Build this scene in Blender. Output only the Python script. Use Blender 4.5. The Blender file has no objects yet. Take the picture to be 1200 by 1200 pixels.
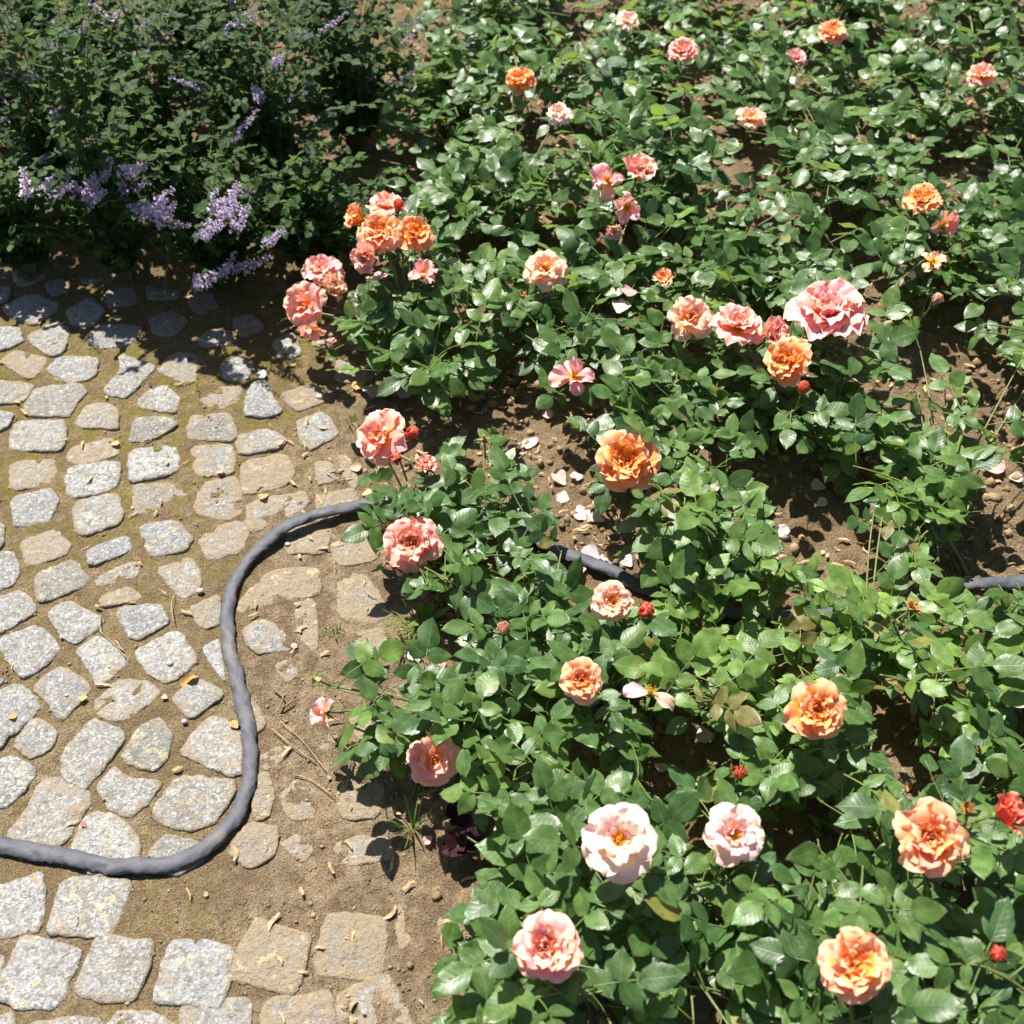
import bpy, math, random
import numpy as np
from mathutils import Vector, Matrix, Euler, Quaternion

R = math.radians
S = bpy.context.scene
COL = S.collection
rng = random.Random(7)

# ------------------------------------------------------------------ camera, sky, sun, exposure
CAM = Vector((0.0, 0.0, 1.6)); PITCH = R(50); F = 1300.0
cd = bpy.data.cameras.new('camera'); cam = bpy.data.objects.new('camera', cd); COL.objects.link(cam)
cam.location = CAM; cam.rotation_euler = (R(90) - PITCH, 0, 0)
cd.sensor_width = 36; cd.lens = 36 * F / 1200; cd.clip_start = 0.05; cd.clip_end = 300
cd.dof.use_dof = True; cd.dof.focus_distance = 1.86; cd.dof.aperture_fstop = 4.5
S.camera = cam
SUN_EL, SUN_AZ = R(60), R(-30)            # azimuth from +Y towards +X: the sun stands behind the bed, a little to the left
w = bpy.data.worlds.new('World'); S.world = w; w.use_nodes = True
nt = w.node_tree; bg = nt.nodes['Background']
sky = nt.nodes.new('ShaderNodeTexSky'); sky.sky_type = 'NISHITA'; sky.sun_disc = False
sky.sun_elevation = SUN_EL; sky.sun_rotation = SUN_AZ
nt.links.new(sky.outputs[0], bg.inputs[0]); bg.inputs[1].default_value = 0.05
sl = bpy.data.lights.new('sun', 'SUN'); sl.energy = 5.0; sl.angle = R(0.55); sl.color = (1, 0.955, 0.88)
so = bpy.data.objects.new('sun', sl); COL.objects.link(so)
sd = Vector((math.sin(SUN_AZ) * math.cos(SUN_EL), math.cos(SUN_AZ) * math.cos(SUN_EL), math.sin(SUN_EL)))
so.rotation_euler = (-sd).to_track_quat('-Z', 'Y').to_euler(); so.location = sd * 20
S.view_settings.view_transform = 'Standard'; S.view_settings.look = 'None'
S.view_settings.exposure = 1.2; S.view_settings.gamma = 1.0
S.render.engine = 'CYCLES'
for k_, v_ in (('max_bounces', 6), ('diffuse_bounces', 5), ('glossy_bounces', 2), ('transmission_bounces', 2), ('transparent_max_bounces', 2)): setattr(S.cycles, k_, v_)
S.cycles.caustics_reflective = False; S.cycles.caustics_refractive = False

# ------------------------------------------------------------------ helpers
FW = Vector((0, math.cos(PITCH), -math.sin(PITCH))); UP = Vector((0, math.sin(PITCH), math.cos(PITCH))); RT = Vector((1, 0, 0))
def P(u, v, h=0.0):
    """place in the garden (at height h above the soil) that a spot of the photograph shows"""
    d = FW + RT * ((u - 600) / F) - UP * ((v - 600) / F)
    return CAM + d * ((h - CAM.z) / d.z)
def px(p):
    q = p - CAM; z = q.dot(FW)
    return 600 + F * q.dot(RT) / z, 600 - F * q.dot(UP) / z, z
def inpoly(x, y, poly):
    c = False; n = len(poly); j = n - 1
    for i in range(n):
        xi, yi = poly[i]; xj, yj = poly[j]
        if (yi > y) != (yj > y) and x < (xj - xi) * (y - yi) / (yj - yi) + xi: c = not c
        j = i
    return c
class MB:
    def __init__(s): s.v = []; s.f = []; s.uv = []
    def add(s, v, f, uv=None):
        o = len(s.v); s.v += [tuple(p) for p in v]; s.f += [tuple(i + o for i in q) for q in f]
        s.uv += list(uv) if uv else [(0, 0)] * len(v)
    def mesh(s, name, mat, smooth=True):
        m = bpy.data.meshes.new(name); m.from_pydata(s.v, [], s.f)
        if s.uv:
            l = m.uv_layers.new(name='UVMap'); vi = np.zeros(len(m.loops), int); m.loops.foreach_get('vertex_index', vi)
            l.data.foreach_set('uv', np.array(s.uv, float)[vi].ravel())
        if smooth: m.polygons.foreach_set('use_smooth', np.ones(len(m.polygons), bool))
        if mat: m.materials.append(mat)
        m.update(); return m
def obj(name, mesh, parent=None, M=None, loc=None, color=None):
    o = bpy.data.objects.new(name, mesh); COL.objects.link(o)
    if parent: o.parent = parent
    if M is not None: o.matrix_basis = M
    if loc is not None: o.location = loc
    if color: o.color = color
    return o
def tag(o, label=None, cat=None, group=None, kind=None):
    if label: o['label'] = label
    if cat: o['category'] = cat
    if group: o['group'] = group
    if kind: o['kind'] = kind
    return o
def tube(mb, pts, rad, n=6, cap=True):
    pts = [Vector(p) for p in pts]; v = []; f = []
    ref = Vector((0.3, 0.2, 1)).normalized(); k = len(pts)
    for i, p in enumerate(pts):
        t = (pts[min(i + 1, k - 1)] - pts[max(i - 1, 0)]).normalized()
        a = t.cross(ref)
        if a.length < 1e-4: a = t.cross(Vector((1, 0, 0)))
        a.normalize(); b = t.cross(a)
        r = rad[i] if isinstance(rad, (list, tuple)) else rad
        for j in range(n):
            an = 2 * math.pi * j / n; v.append(p + a * (r * math.cos(an)) + b * (r * math.sin(an)))
    for i in range(k - 1):
        for j in range(n):
            f.append((i * n + j, i * n + (j + 1) % n, (i + 1) * n + (j + 1) % n, (i + 1) * n + j))
    if cap:
        f.append(tuple(range(n))[::-1]); f.append(tuple((k - 1) * n + j for j in range(n)))
    mb.add(v, f)
def bez(p0, p1, p2, t): return p0 * ((1 - t) ** 2) + p1 * (2 * t * (1 - t)) + p2 * (t * t)
def catmull(pts, per=10):
    out = []; k = len(pts)
    for i in range(k - 1):
        a, b, c, d = pts[max(i - 1, 0)], pts[i], pts[i + 1], pts[min(i + 2, k - 1)]
        for j in range(per):
            t = j / per
            out.append(0.5 * ((2 * b) + (c - a) * t + (2 * a - 5 * b + 4 * c - d) * t * t + (3 * b - a - 3 * c + d) * t ** 3))
    out.append(pts[-1]); return out
_tab = np.random.RandomState(3).rand(256, 256)
def vn(x, y):
    xi = np.floor(x).astype(int); yi = np.floor(y).astype(int); fx = x - xi; fy = y - yi
    fx = fx * fx * (3 - 2 * fx); fy = fy * fy * (3 - 2 * fy)
    g = lambda a, b: _tab[a % 256, b % 256]
    return (g(xi, yi) * (1 - fx) + g(xi + 1, yi) * fx) * (1 - fy) + (g(xi, yi + 1) * (1 - fx) + g(xi + 1, yi + 1) * fx) * fy * 1.0
def fbm(x, y, o=4, s=0.0):
    a = 0.5; t = 0
    for i in range(o):
        t = t + a * (vn(x + 17.3 * i + s, y + 31.7 * i + s * 1.7) - 0.5) * 2; x = x * 2.03; y = y * 2.03; a *= 0.5
    return t

# ------------------------------------------------------------------ materials
def mat(name):
    m = bpy.data.materials.new(name); m.use_nodes = True; t = m.node_tree
    return m, t, t.nodes['Principled BSDF']
def N(t, typ, **kw):
    n = t.nodes.new(typ)
    for k, v in kw.items():
        if k.startswith('i_'):
            key = k[2:]; n.inputs[int(key) if key.isdigit() else key.replace('_', ' ')].default_value = v
        else: setattr(n, k, v)
    return n
def L(t, a, b): t.links.new(a, b)
def mixc(t, fac, a, b, blend='MIX'):
    n = N(t, 'ShaderNodeMix', data_type='RGBA', blend_type=blend)
    for s, val in ((n.inputs[0], fac), (n.inputs[6], a), (n.inputs[7], b)):
        if isinstance(val, (int, float)): s.default_value = val
        elif isinstance(val, tuple): s.default_value = val if len(val) == 4 else val + (1,)
        else: L(t, val, s)
    return n.outputs[2]
def math_(t, op, a, b=None, clamp=False):
    n = N(t, 'ShaderNodeMath', operation=op); n.use_clamp = clamp
    for i, val in enumerate((a, b)):
        if val is None: continue
        if isinstance(val, (int, float)): n.inputs[i].default_value = val
        else: L(t, val, n.inputs[i])
    return n.outputs[0]
def ramp(t, fac, stops):
    n = N(t, 'ShaderNodeValToRGB'); e = n.color_ramp.elements
    while len(e) < len(stops): e.new(0.5)
    for i, (p, c) in enumerate(stops): e[i].position = p; e[i].color = (c if isinstance(c, tuple) else (c, c, c)) + (1,)
    L(t, fac, n.inputs[0]); return n.outputs[0]
def noise(t, scale, detail=4, rough=0.55, coord=None, out=0):
    n = N(t, 'ShaderNodeTexNoise', i_Scale=scale, i_Detail=detail, i_Roughness=rough)
    if coord is not None: L(t, coord, n.inputs['Vector'])
    return n.outputs[out]
def bump(t, h, strength, dist, bs, prev=None):
    b = N(t, 'ShaderNodeBump', i_Strength=strength, i_Distance=dist); L(t, h, b.inputs['Height'])
    if prev: L(t, prev, b.inputs['Normal'])
    L(t, b.outputs[0], bs.inputs['Normal']); return b.outputs[0]

def m_soil():
    m, t, b = mat('soil'); g = N(t, 'ShaderNodeNewGeometry').outputs['Position']
    big = noise(t, 5, 2, 0.6, g); mid = noise(t, 45, 3, 0.65, g); fine = noise(t, 420, 2, 0.7, g)
    c = ramp(t, mid, [(0.28, (0.12, 0.081, 0.047)), (0.5, (0.215, 0.156, 0.094)), (0.72, (0.305, 0.235, 0.152))])
    c = mixc(t, ramp(t, fine, [(0.50, 0.0), (0.68, 0.5)]), c, (0.42, 0.33, 0.21))
    c = mixc(t, ramp(t, fine, [(0.38, 0.8), (0.50, 0.0)]), c, (0.085, 0.056, 0.032))
    c = mixc(t, ramp(t, noise(t, 9, 4, 0.7, g), [(0.42, 0.55), (0.56, 0.0)]), c, (0.13, 0.088, 0.052))
    a = N(t, 'ShaderNodeAttribute', attribute_name='cover')
    sep = N(t, 'ShaderNodeSeparateColor'); L(t, a.outputs['Color'], sep.inputs[0])
    mm = math_(t, 'MULTIPLY', sep.outputs[0], ramp(t, noise(t, 34, 4, 0.75, g), [(0.42, 0.0), (0.62, 0.9)]))
    c = mixc(t, mm, c, mixc(t, noise(t, 160, 2, 0.5, g), (0.085, 0.085, 0.012), (0.24, 0.19, 0.035)))
    c = mixc(t, math_(t, 'MULTIPLY', sep.outputs[2], ramp(t, mid, [(0.42, 0.0), (0.66, 0.45)])), c, (0.32, 0.25, 0.165))
    bed = sep.outputs[1]
    c = mixc(t, math_(t, 'MULTIPLY', bed, ramp(t, big, [(0.4, 0.0), (0.65, 0.5)])), c, (0.23, 0.15, 0.085))
    L(t, c, b.inputs['Base Color']); b.inputs['Roughness'].default_value = 0.95; b.inputs['Specular IOR Level'].default_value = 0.15
    cr = N(t, 'ShaderNodeTexVoronoi', feature='DISTANCE_TO_EDGE', i_Scale=38); 
    wv = N(t, 'ShaderNodeVectorMath', operation='ADD'); L(t, g, wv.inputs[0])
    nn = N(t, 'ShaderNodeVectorMath', operation='SCALE', i_Scale=0.03); L(t, noise(t, 30, 3, 0.6, g, 1), nn.inputs[0]); L(t, nn.outputs[0], wv.inputs[1]); L(t, wv.outputs[0], cr.inputs['Vector'])
    p = bump(t, ramp(t, cr.outputs['Distance'], [(0.0, 0.0), (0.05, 1.0)]), 0.35, 0.003, b)
    p = bump(t, mid, 0.8, 0.016, b, p); bump(t, fine, 1.0, 0.006, b, p)
    return m
def m_granite():
    m, t, b = mat('granite'); g = N(t, 'ShaderNodeNewGeometry').outputs['Position']
    oi = N(t, 'ShaderNodeObjectInfo'); rnd = oi.outputs['Random']
    v = N(t, 'ShaderNodeTexVoronoi', i_Scale=330); L(t, g, v.inputs['Vector'])
    sv = N(t, 'ShaderNodeSeparateColor'); L(t, v.outputs['Color'], sv.inputs[0])
    c = ramp(t, sv.outputs[0], [(0.0, (0.22, 0.225, 0.235)), (0.10, (0.33, 0.33, 0.335)), (0.30, (0.42, 0.42, 0.415)), (0.7, (0.49, 0.49, 0.48)), (0.93, (0.62, 0.61, 0.60))])
    big = noise(t, 24, 5, 0.65, g)
    c = mixc(t, ramp(t, big, [(0.30, 0.75), (0.52, 0.0)]), c, (0.24, 0.23, 0.205))
    tint = ramp(t, rnd, [(0.0, (0.70, 0.67, 0.61)), (0.25, (0.98, 0.95, 0.90)), (0.5, (0.84, 0.86, 0.90)), (0.75, (1.02, 1.02, 1.01)), (1.0, (1.12, 1.11, 1.08))])
    c = mixc(t, math_(t, 'MULTIPLY', math_(t, 'FRACT', math_(t, 'MULTIPLY', rnd, 7.31)), 0.75), c, (0.44, 0.435, 0.42)); c = mixc(t, 1.0, c, tint, 'MULTIPLY'); c = mixc(t, 1.0, c, (0.58, 0.58, 0.58), 'MULTIPLY'); c = mixc(t, ramp(t, noise(t, 95, 6, 0.75, g), [(0.40, 0.75), (0.53, 0.0)]), c, (0.13, 0.12, 0.10)); c = mixc(t, ramp(t, noise(t, 190, 3, 0.7, g), [(0.56, 0.0), (0.66, 0.6)]), c, (0.52, 0.52, 0.51))
    # soil worn into the face and lichen: each stone has its own amount (object colour)
    ds = N(t, 'ShaderNodeSeparateColor'); L(t, oi.outputs['Color'], ds.inputs[0])
    dn = math_(t, 'ADD', noise(t, 38, 6, 0.7, g), math_(t, 'MULTIPLY', math_(t, 'SUBTRACT', ds.outputs[0], 0.5), 0.55))
    a = N(t, 'ShaderNodeUVMap'); su = N(t, 'ShaderNodeSeparateXYZ'); L(t, a.outputs[0], su.inputs[0])
    edge = math_(t, 'MULTIPLY', math_(t, 'POWER', su.outputs[0], 5.0), 0.22)
    dirt = ramp(t, math_(t, 'ADD', dn, edge), [(0.46, 0.0), (0.56, 0.5), (0.72, 1.0)])
    c = mixc(t, dirt, c, mixc(t, noise(t, 120, 3, 0.6, g), (0.15, 0.112, 0.07), (0.30, 0.24, 0.165)))
    li = math_(t, 'MULTIPLY', ramp(t, noise(t, 55, 3, 0.5, g), [(0.60, 0.0), (0.66, 0.6)]), ds.outputs[1])
    c = mixc(t, li, c, (0.40, 0.37, 0.22))
    L(t, c, b.inputs['Base Color']); b.inputs['Roughness'].default_value = 0.8; b.inputs['Specular IOR Level'].default_value = 0.3
    p = bump(t, noise(t, 300, 2, 0.7, g), 0.8, 0.004, b); bump(t, noise(t, 70, 3, 0.6, g), 0.7, 0.008, b, p)
    return m
def m_leaf(name, gloss=0.36, trans=0.3, spec=0.5):
    m, t, b = mat(name); oi = N(t, 'ShaderNodeObjectInfo')
    uv = N(t, 'ShaderNodeUVMap'); s = N(t, 'ShaderNodeSeparateXYZ'); L(t, uv.outputs[0], s.inputs[0])
    au = math_(t, 'ABSOLUTE', math_(t, 'SUBTRACT', math_(t, 'MULTIPLY', s.outputs[0], 2), 1))
    ph = math_(t, 'MULTIPLY', math_(t, 'SUBTRACT', s.outputs[1], math_(t, 'MULTIPLY', au, 0.24)), 7.0)
    fr = math_(t, 'ABSOLUTE', math_(t, 'SUBTRACT', math_(t, 'FRACT', ph), 0.5))
    side = ramp(t, fr, [(0.0, 1.0), (0.10, 0.0)]); midr = ramp(t, au, [(0.02, 1.0), (0.075, 0.0)])
    vein = math_(t, 'MAXIMUM', math_(t, 'MULTIPLY', side, 0.45), midr)
    g = N(t, 'ShaderNodeNewGeometry')
    n = noise(t, 60, 2, 0.6, g.outputs['Position'])
    c = mixc(t, 1.0, oi.outputs['Color'], ramp(t, n, [(0.3, 0.72), (0.7, 1.28)]), 'MULTIPLY')
    c = mixc(t, ramp(t, noise(t, 17, 2, 0.6, g.outputs['Position']), [(0.60, 0.0), (0.74, 0.55)]), c, (0.17, 0.19, 0.045))
    c = mixc(t, ramp(t, noise(t, 110, 1, 0.5, g.outputs['Position']), [(0.74, 0.0), (0.78, 0.7)]), c, (0.10, 0.06, 0.025))
    c = mixc(t, math_(t, 'MULTIPLY', vein, 0.28), c, (0.17, 0.27, 0.10))
    c = mixc(t, g.outputs['Backfacing'], c, mixc(t, 0.5, c, (0.16, 0.22, 0.13)))
    L(t, c, b.inputs['Base Color']); b.inputs['Roughness'].default_value = gloss; b.inputs['Specular IOR Level'].default_value = spec
    L(t, ramp(t, n, [(0.3, gloss - 0.08), (0.7, gloss + 0.22)]), b.inputs['Roughness'])
    p = bump(t, math_(t, 'SUBTRACT', math_(t, 'MULTIPLY', fr, 0.8), vein), 0.22, 0.0008, b)
    tr = N(t, 'ShaderNodeBsdfTranslucent'); L(t, mixc(t, 1.0, c, (2.6, 2.5, 0.9), 'MULTIPLY'), tr.inputs[0])
    mx = N(t, 'ShaderNodeMixShader', i_0=trans); L(t, b.outputs[0], mx.inputs[1]); L(t, tr.outputs[0], mx.inputs[2])
    L(t, mx.outputs[0], t.nodes['Material Output'].inputs[0]); return m
def m_petal():
    m, t, b = mat('rose_petal'); oi = N(t, 'ShaderNodeObjectInfo')
    uv = N(t, 'ShaderNodeUVMap'); s = N(t, 'ShaderNodeSeparateXYZ'); L(t, uv.outputs[0], s.inputs[0])
    g = N(t, 'ShaderNodeNewGeometry'); n = noise(t, 55, 4, 0.6, g.outputs['Position'])
    vv = math_(t, 'ADD', s.outputs[1], math_(t, 'MULTIPLY', math_(t, 'SUBTRACT', n, 0.5), 0.35))
    # orange heart reaching up the petal; alpha of the object's colour says how far
    f = math_(t, 'SUBTRACT', vv, oi.outputs['Alpha'])
    base = ramp(t, s.outputs[1], [(0.0, (0.97, 0.52, 0.025)), (0.55, (0.97, 0.39, 0.04))])
    c = mixc(t, ramp(t, math_(t, 'ADD', math_(t, 'MULTIPLY', f, 1.6), 0.4, True), [(0.2, 0.0), (0.75, 1.0)]), base, oi.outputs['Color'])
    c = mixc(t, ramp(t, vv, [(0.80, 0.0), (1.05, 0.5)]), c, (0.96, 0.62, 0.46))
    mp = N(t, 'ShaderNodeMapping'); mp.inputs['Scale'].default_value = (26, 2.5, 1); L(t, uv.outputs[0], mp.inputs[0])
    st = noise(t, 1.6, 3, 0.6, mp.outputs[0])
    c = mixc(t, 1.0, c, ramp(t, st, [(0.3, 0.92), (0.7, 1.05)]), 'MULTIPLY')
    L(t, c, b.inputs['Base Color']); b.inputs['Roughness'].default_value = 0.55; b.inputs['Specular IOR Level'].default_value = 0.25
    bump(t, st, 0.3, 0.001, b)
    tr = N(t, 'ShaderNodeBsdfTranslucent'); L(t, mixc(t, 1.0, c, (1.08, 1.0, 0.86), 'MULTIPLY'), tr.inputs[0])
    mx = N(t, 'ShaderNodeMixShader', i_0=0.30); L(t, b.outputs[0], mx.inputs[1]); L(t, tr.outputs[0], mx.inputs[2])
    L(t, mx.outputs[0], t.nodes['Material Output'].inputs[0]); return m
def m_plain(name, c0, c1, scale=60, rough=0.7, spec=0.3, bs=0.4, bd=0.002, trans=0):
    m, t, b = mat(name); g = N(t, 'ShaderNodeNewGeometry').outputs['Position']; n = noise(t, scale, 2, 0.6, g)
    c = ramp(t, n, [(0.3, c0), (0.7, c1)]); L(t, c, b.inputs['Base Color'])
    b.inputs['Roughness'].default_value = rough; b.inputs['Specular IOR Level'].default_value = spec
    bump(t, noise(t, scale * 5, 3, 0.6, g), bs, bd, b)
    if trans:
        tr = N(t, 'ShaderNodeBsdfTranslucent'); L(t, c, tr.inputs[0])
        mx = N(t, 'ShaderNodeMixShader', i_0=trans); L(t, b.outputs[0], mx.inputs[1]); L(t, tr.outputs[0], mx.inputs[2])
        L(t, mx.outputs[0], t.nodes['Material Output'].inputs[0])
    return m
def m_tint(name, rough=0.7, trans=0.2):
    m, t, b = mat(name); oi = N(t, 'ShaderNodeObjectInfo'); g = N(t, 'ShaderNodeNewGeometry').outputs['Position']
    c = mixc(t, 1.0, oi.outputs['Color'], ramp(t, noise(t, 140, 4, 0.6, g), [(0.3, 0.7), (0.7, 1.2)]), 'MULTIPLY')
    L(t, c, b.inputs['Base Color']); b.inputs['Roughness'].default_value = rough; bump(t, noise(t, 350, 3, 0.5, g), 0.4, 0.001, b)
    tr = N(t, 'ShaderNodeBsdfTranslucent'); L(t, c, tr.inputs[0])
    mx = N(t, 'ShaderNodeMixShader', i_0=trans); L(t, b.outputs[0], mx.inputs[1]); L(t, tr.outputs[0], mx.inputs[2])
    L(t, mx.outputs[0], t.nodes['Material Output'].inputs[0]); return m
def m_hose():
    m, t, b = mat('hose_fabric'); uv = N(t, 'ShaderNodeUVMap'); s = N(t, 'ShaderNodeSeparateXYZ'); L(t, uv.outputs[0], s.inputs[0])
    g = N(t, 'ShaderNodeNewGeometry').outputs['Position']
    rib = math_(t, 'SINE', math_(t, 'MULTIPLY', s.outputs[0], 2 * math.pi * 26)); wea = math_(t, 'SINE', math_(t, 'MULTIPLY', s.outputs[1], 2 * math.pi * 420))
    h = math_(t, 'ADD', rib, math_(t, 'MULTIPLY', wea, 0.6))
    c = ramp(t, noise(t, 30, 5, 0.65, g), [(0.3, (0.050, 0.052, 0.064)), (0.7, (0.088, 0.09, 0.106))])
    c = mixc(t, ramp(t, rib, [(0.0, 0.0), (1.0, 0.05)]), c, (0.14, 0.14, 0.16))
    c = mixc(t, ramp(t, noise(t, 14, 5, 0.7, g), [(0.52, 0.0), (0.75, 0.5)]), c, (0.22, 0.18, 0.13))
    L(t, c, b.inputs['Base Color']); b.inputs['Roughness'].default_value = 0.62; b.inputs['Specular IOR Level'].default_value = 0.4
    bump(t, math_(t, 'ADD', noise(t, 240, 3, 0.7, g), math_(t, 'MULTIPLY', wea, 0.15)), 0.5, 0.0015, b); return m

SOIL = m_soil(); GRAN = m_granite(); LEAF = m_leaf('rose_leaf'); CLEAF = m_leaf('catmint_leaf', 0.6, 0.3, 0.25); PETAL = m_petal(); HOSE = m_hose()
STEM = m_plain('rose_stem', (0.09, 0.13, 0.03), (0.17, 0.17, 0.06), 40, 0.5, 0.4)
WOOD = m_plain('old_cane', (0.13, 0.10, 0.05), (0.20, 0.19, 0.08), 60, 0.7, 0.3)
RACH = m_plain('leaf_stalk', (0.10, 0.16, 0.035), (0.17, 0.19, 0.06), 60, 0.5, 0.4)
CALYX = m_plain('calyx', (0.06, 0.12, 0.025), (0.13, 0.19, 0.05), 90, 0.55, 0.3)
STAM = m_plain('stamen', (0.55, 0.20, 0.01), (0.75, 0.42, 0.03), 300, 0.6, 0.2)
DRY = m_plain('dried_flower', (0.22, 0.09, 0.03), (0.50, 0.24, 0.07), 160, 0.85, 0.2)
CRUMB = m_plain('soil_crumb', (0.13, 0.085, 0.047), (0.33, 0.24, 0.14), 30, 0.95, 0.1, 0.7, 0.004)
LITTER = m_plain('dry_litter', (0.20, 0.13, 0.07), (0.48, 0.36, 0.21), 80, 0.85, 0.2)
VIOL = m_plain('catmint_flower', (0.42, 0.32, 0.52), (0.70, 0.60, 0.74), 220, 0.6, 0.2, 0.2, 0.001, 0.3)
CSTEM = m_plain('catmint_stem', (0.09, 0.13, 0.05), (0.17, 0.16, 0.09), 60, 0.6, 0.3)
TINT = m_tint('tinted_petal', 0.6, 0.25); PEB = m_plain('pebble', (0.25, 0.22, 0.18), (0.5, 0.48, 0.44), 90, 0.75, 0.3)
GRASSM = m_plain('grass_blade', (0.09, 0.17, 0.03), (0.22, 0.30, 0.06), 60, 0.5, 0.4, 0.2, 0.001, 0.3)

# ------------------------------------------------------------------ ground: one sheet, fine near the camera, reaching the horizon
EDGE = [P(u, v) for u, v in [(520, -400), (470, 150), (395, 330), (425, 470), (455, 600), (480, 720), (490, 850), (490, 1000), (520, 1250)]]
EY = np.array([p.y for p in EDGE])[::-1]; EX = np.array([p.x for p in EDGE])[::-1]
HX = np.array([P(u, v).x for u, v in [(400, 350), (330, 480), (275, 620), (275, 700), (275, 800), (290, 900), (270, 970), (250, 1200)]])[::-1]
HY = np.array([P(u, v).y for u, v in [(400, 350), (330, 480), (275, 620), (275, 700), (275, 800), (290, 900), (270, 970), (250, 1200)]])[::-1]
def sstep(a, b, x): t = np.clip((x - a) / (b - a), 0, 1); return t * t * (3 - 2 * t)
def bedmask(x, y): return sstep(-0.06, 0.08, x - np.interp(y, EY, EX))
def silt(x, y): return sstep(-0.05, 0.16, x - np.interp(y, HY, HX)) 
CB = np.array([P(u, v).y for u, v in [(0, 345), (100, 340)]]).mean()
def catbed(x, y): return sstep(-0.05, 0.12, y - CB - 0.02) * (1 - sstep(-0.15, 0.1, x - P(430, 330).x))
def gz(x, y):
    x = np.asarray(x, float); y = np.asarray(y, float)
    b = np.maximum(bedmask(x, y), catbed(x, y)); s = silt(x, y)
    h = 0.0050 + 0.0040 * fbm(x * 16, y * 16, 4) + 0.003 * fbm(x * 60, y * 60, 3, 5)
    h = h + s * (1 - b) * (0.0012 + 0.0035 * fbm(x * 14, y * 14, 3, 9))
    h = h + b * (0.012 + 0.028 * fbm(x * 7, y * 7, 5, 3) + 0.018 * np.abs(fbm(x * 32, y * 32, 4, 7)))
    return h
def gz1(p): return float(gz(np.array([p.x]), np.array([p.y]))[0])
def axis(lo, hi, step, far):
    a = list(np.arange(lo, hi + step / 2, step)); d = step; q = hi; r = []
    while q < far: d *= 1.25; q += d; r.append(q)
    d = step; q = lo; l = []
    while q > -far: d *= 1.25; q -= d; l.append(q)
    return np.array(l[::-1] + a + r)
xs = axis(-1.55, 1.75, 0.008, 80); ys = axis(0.2, 4.1, 0.008, 80)
X, Y = np.meshgrid(xs, ys); Z = gz(X, Y); nx, ny = len(xs), len(ys)
fade = np.exp(-np.maximum(0, np.maximum(np.abs(X) - 6, np.abs(Y) - 10)) * 0.3); Z = Z * fade
gm = bpy.data.meshes.new('ground'); idx = np.arange(nx * ny).reshape(ny, nx)
fa = np.stack([idx[:-1, :-1], idx[:-1, 1:], idx[1:, 1:], idx[1:, :-1]], -1).reshape(-1, 4)
gm.vertices.add(nx * ny); gm.vertices.foreach_set('co', np.stack([X, Y, Z], -1).ravel())
gm.loops.add(fa.size); gm.loops.foreach_set('vertex_index', fa.ravel().astype(np.int32))
gm.polygons.add(len(fa)); gm.polygons.foreach_set('loop_start', np.arange(0, fa.size, 4, dtype=np.int32)); gm.polygons.foreach_set('loop_total', np.full(len(fa), 4, np.int32))
gm.polygons.foreach_set('use_smooth', np.ones(len(fa), bool)); gm.update(calc_edges=True)
ca = gm.color_attributes.new('cover', 'FLOAT_COLOR', 'POINT'); bm_ = np.maximum(bedmask(X, Y), catbed(X, Y))
moss = np.clip(0.35 + 1.0 * sstep(0.9, 1.9, Y) - 0.9 * silt(X, Y), 0, 1) * (1 - bm_)
ca.data.foreach_set('color', np.stack([np.clip(moss * 1.1, 0, 1), bm_, silt(X, Y) * (1 - bm_), bm_ * 0 + 1], -1).ravel().astype(np.float32))
gm.materials.append(SOIL); ground = tag(obj('ground', gm), kind='structure')

# ------------------------------------------------------------------ cobblestones, outlines read off one by one
def z4(ox, oy, k, pts): return [(ox + a / k, oy + b / k) for a, b in pts]
ST = []   # (outline in photograph pixels, top height, dirt)
def st(ox, oy, k, pts, top=0.009, dirt=0.35): ST.append((z4(ox, oy, k, pts), top, dirt))
A = (0, 440, 4)
for q in [[(-60, 35), (155, 55), (110, 130), (-70, 140)], [(180, 75), (370, 60), (400, 85), (340, 160), (325, 195), (125, 190), (150, 115)],
          [(-70, 180), (65, 190), (45, 240), (-40, 290)], [(95, 230), (290, 225), (300, 260), (290, 355), (65, 355), (75, 280)],
          [(420, 150), (500, 145), (550, 180), (548, 255), (365, 245), (375, 210)], [(345, 450), (545, 420), (555, 490), (520, 545), (335, 580), (330, 500)],
          [(70, 590), (240, 550), (270, 600), (230, 690), (85, 715)], [(355, 610), (550, 565), (575, 690), (375, 760)], [(680, 100), (770, 60), (840, 120), (820, 185), (655, 155)],
          [(640, 215), (770, 205), (830, 240), (740, 300), (620, 320)], [(620, 365), (820, 345), (830, 460), (620, 505)], [(670, 720), (830, 700), (900, 780), (850, 830), (710, 855)],
          [(415, 830), (590, 765), (615, 830), (440, 900)], [(-80, 700), (25, 710), (15, 810), (-60, 830)], [(-60, 870), (60, 840), (95, 920), (70, 980), (-40, 1030)],
          [(180, 950), (340, 880), (420, 980), (195, 1075)], [(905, 210), (1080, 195), (1105, 290), (1080, 315), (895, 305)], [(-70, 1080), (110, 1030), (170, 1115), (0, 1215), (-60, 1200)],
          [(240, 1130), (330, 1075), (480, 1155), (450, 1200), (350, 1260), (300, 1230)], [(555, 1110), (750, 1085), (790, 1170), (630, 1250)]]: st(*A, q)
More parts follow.
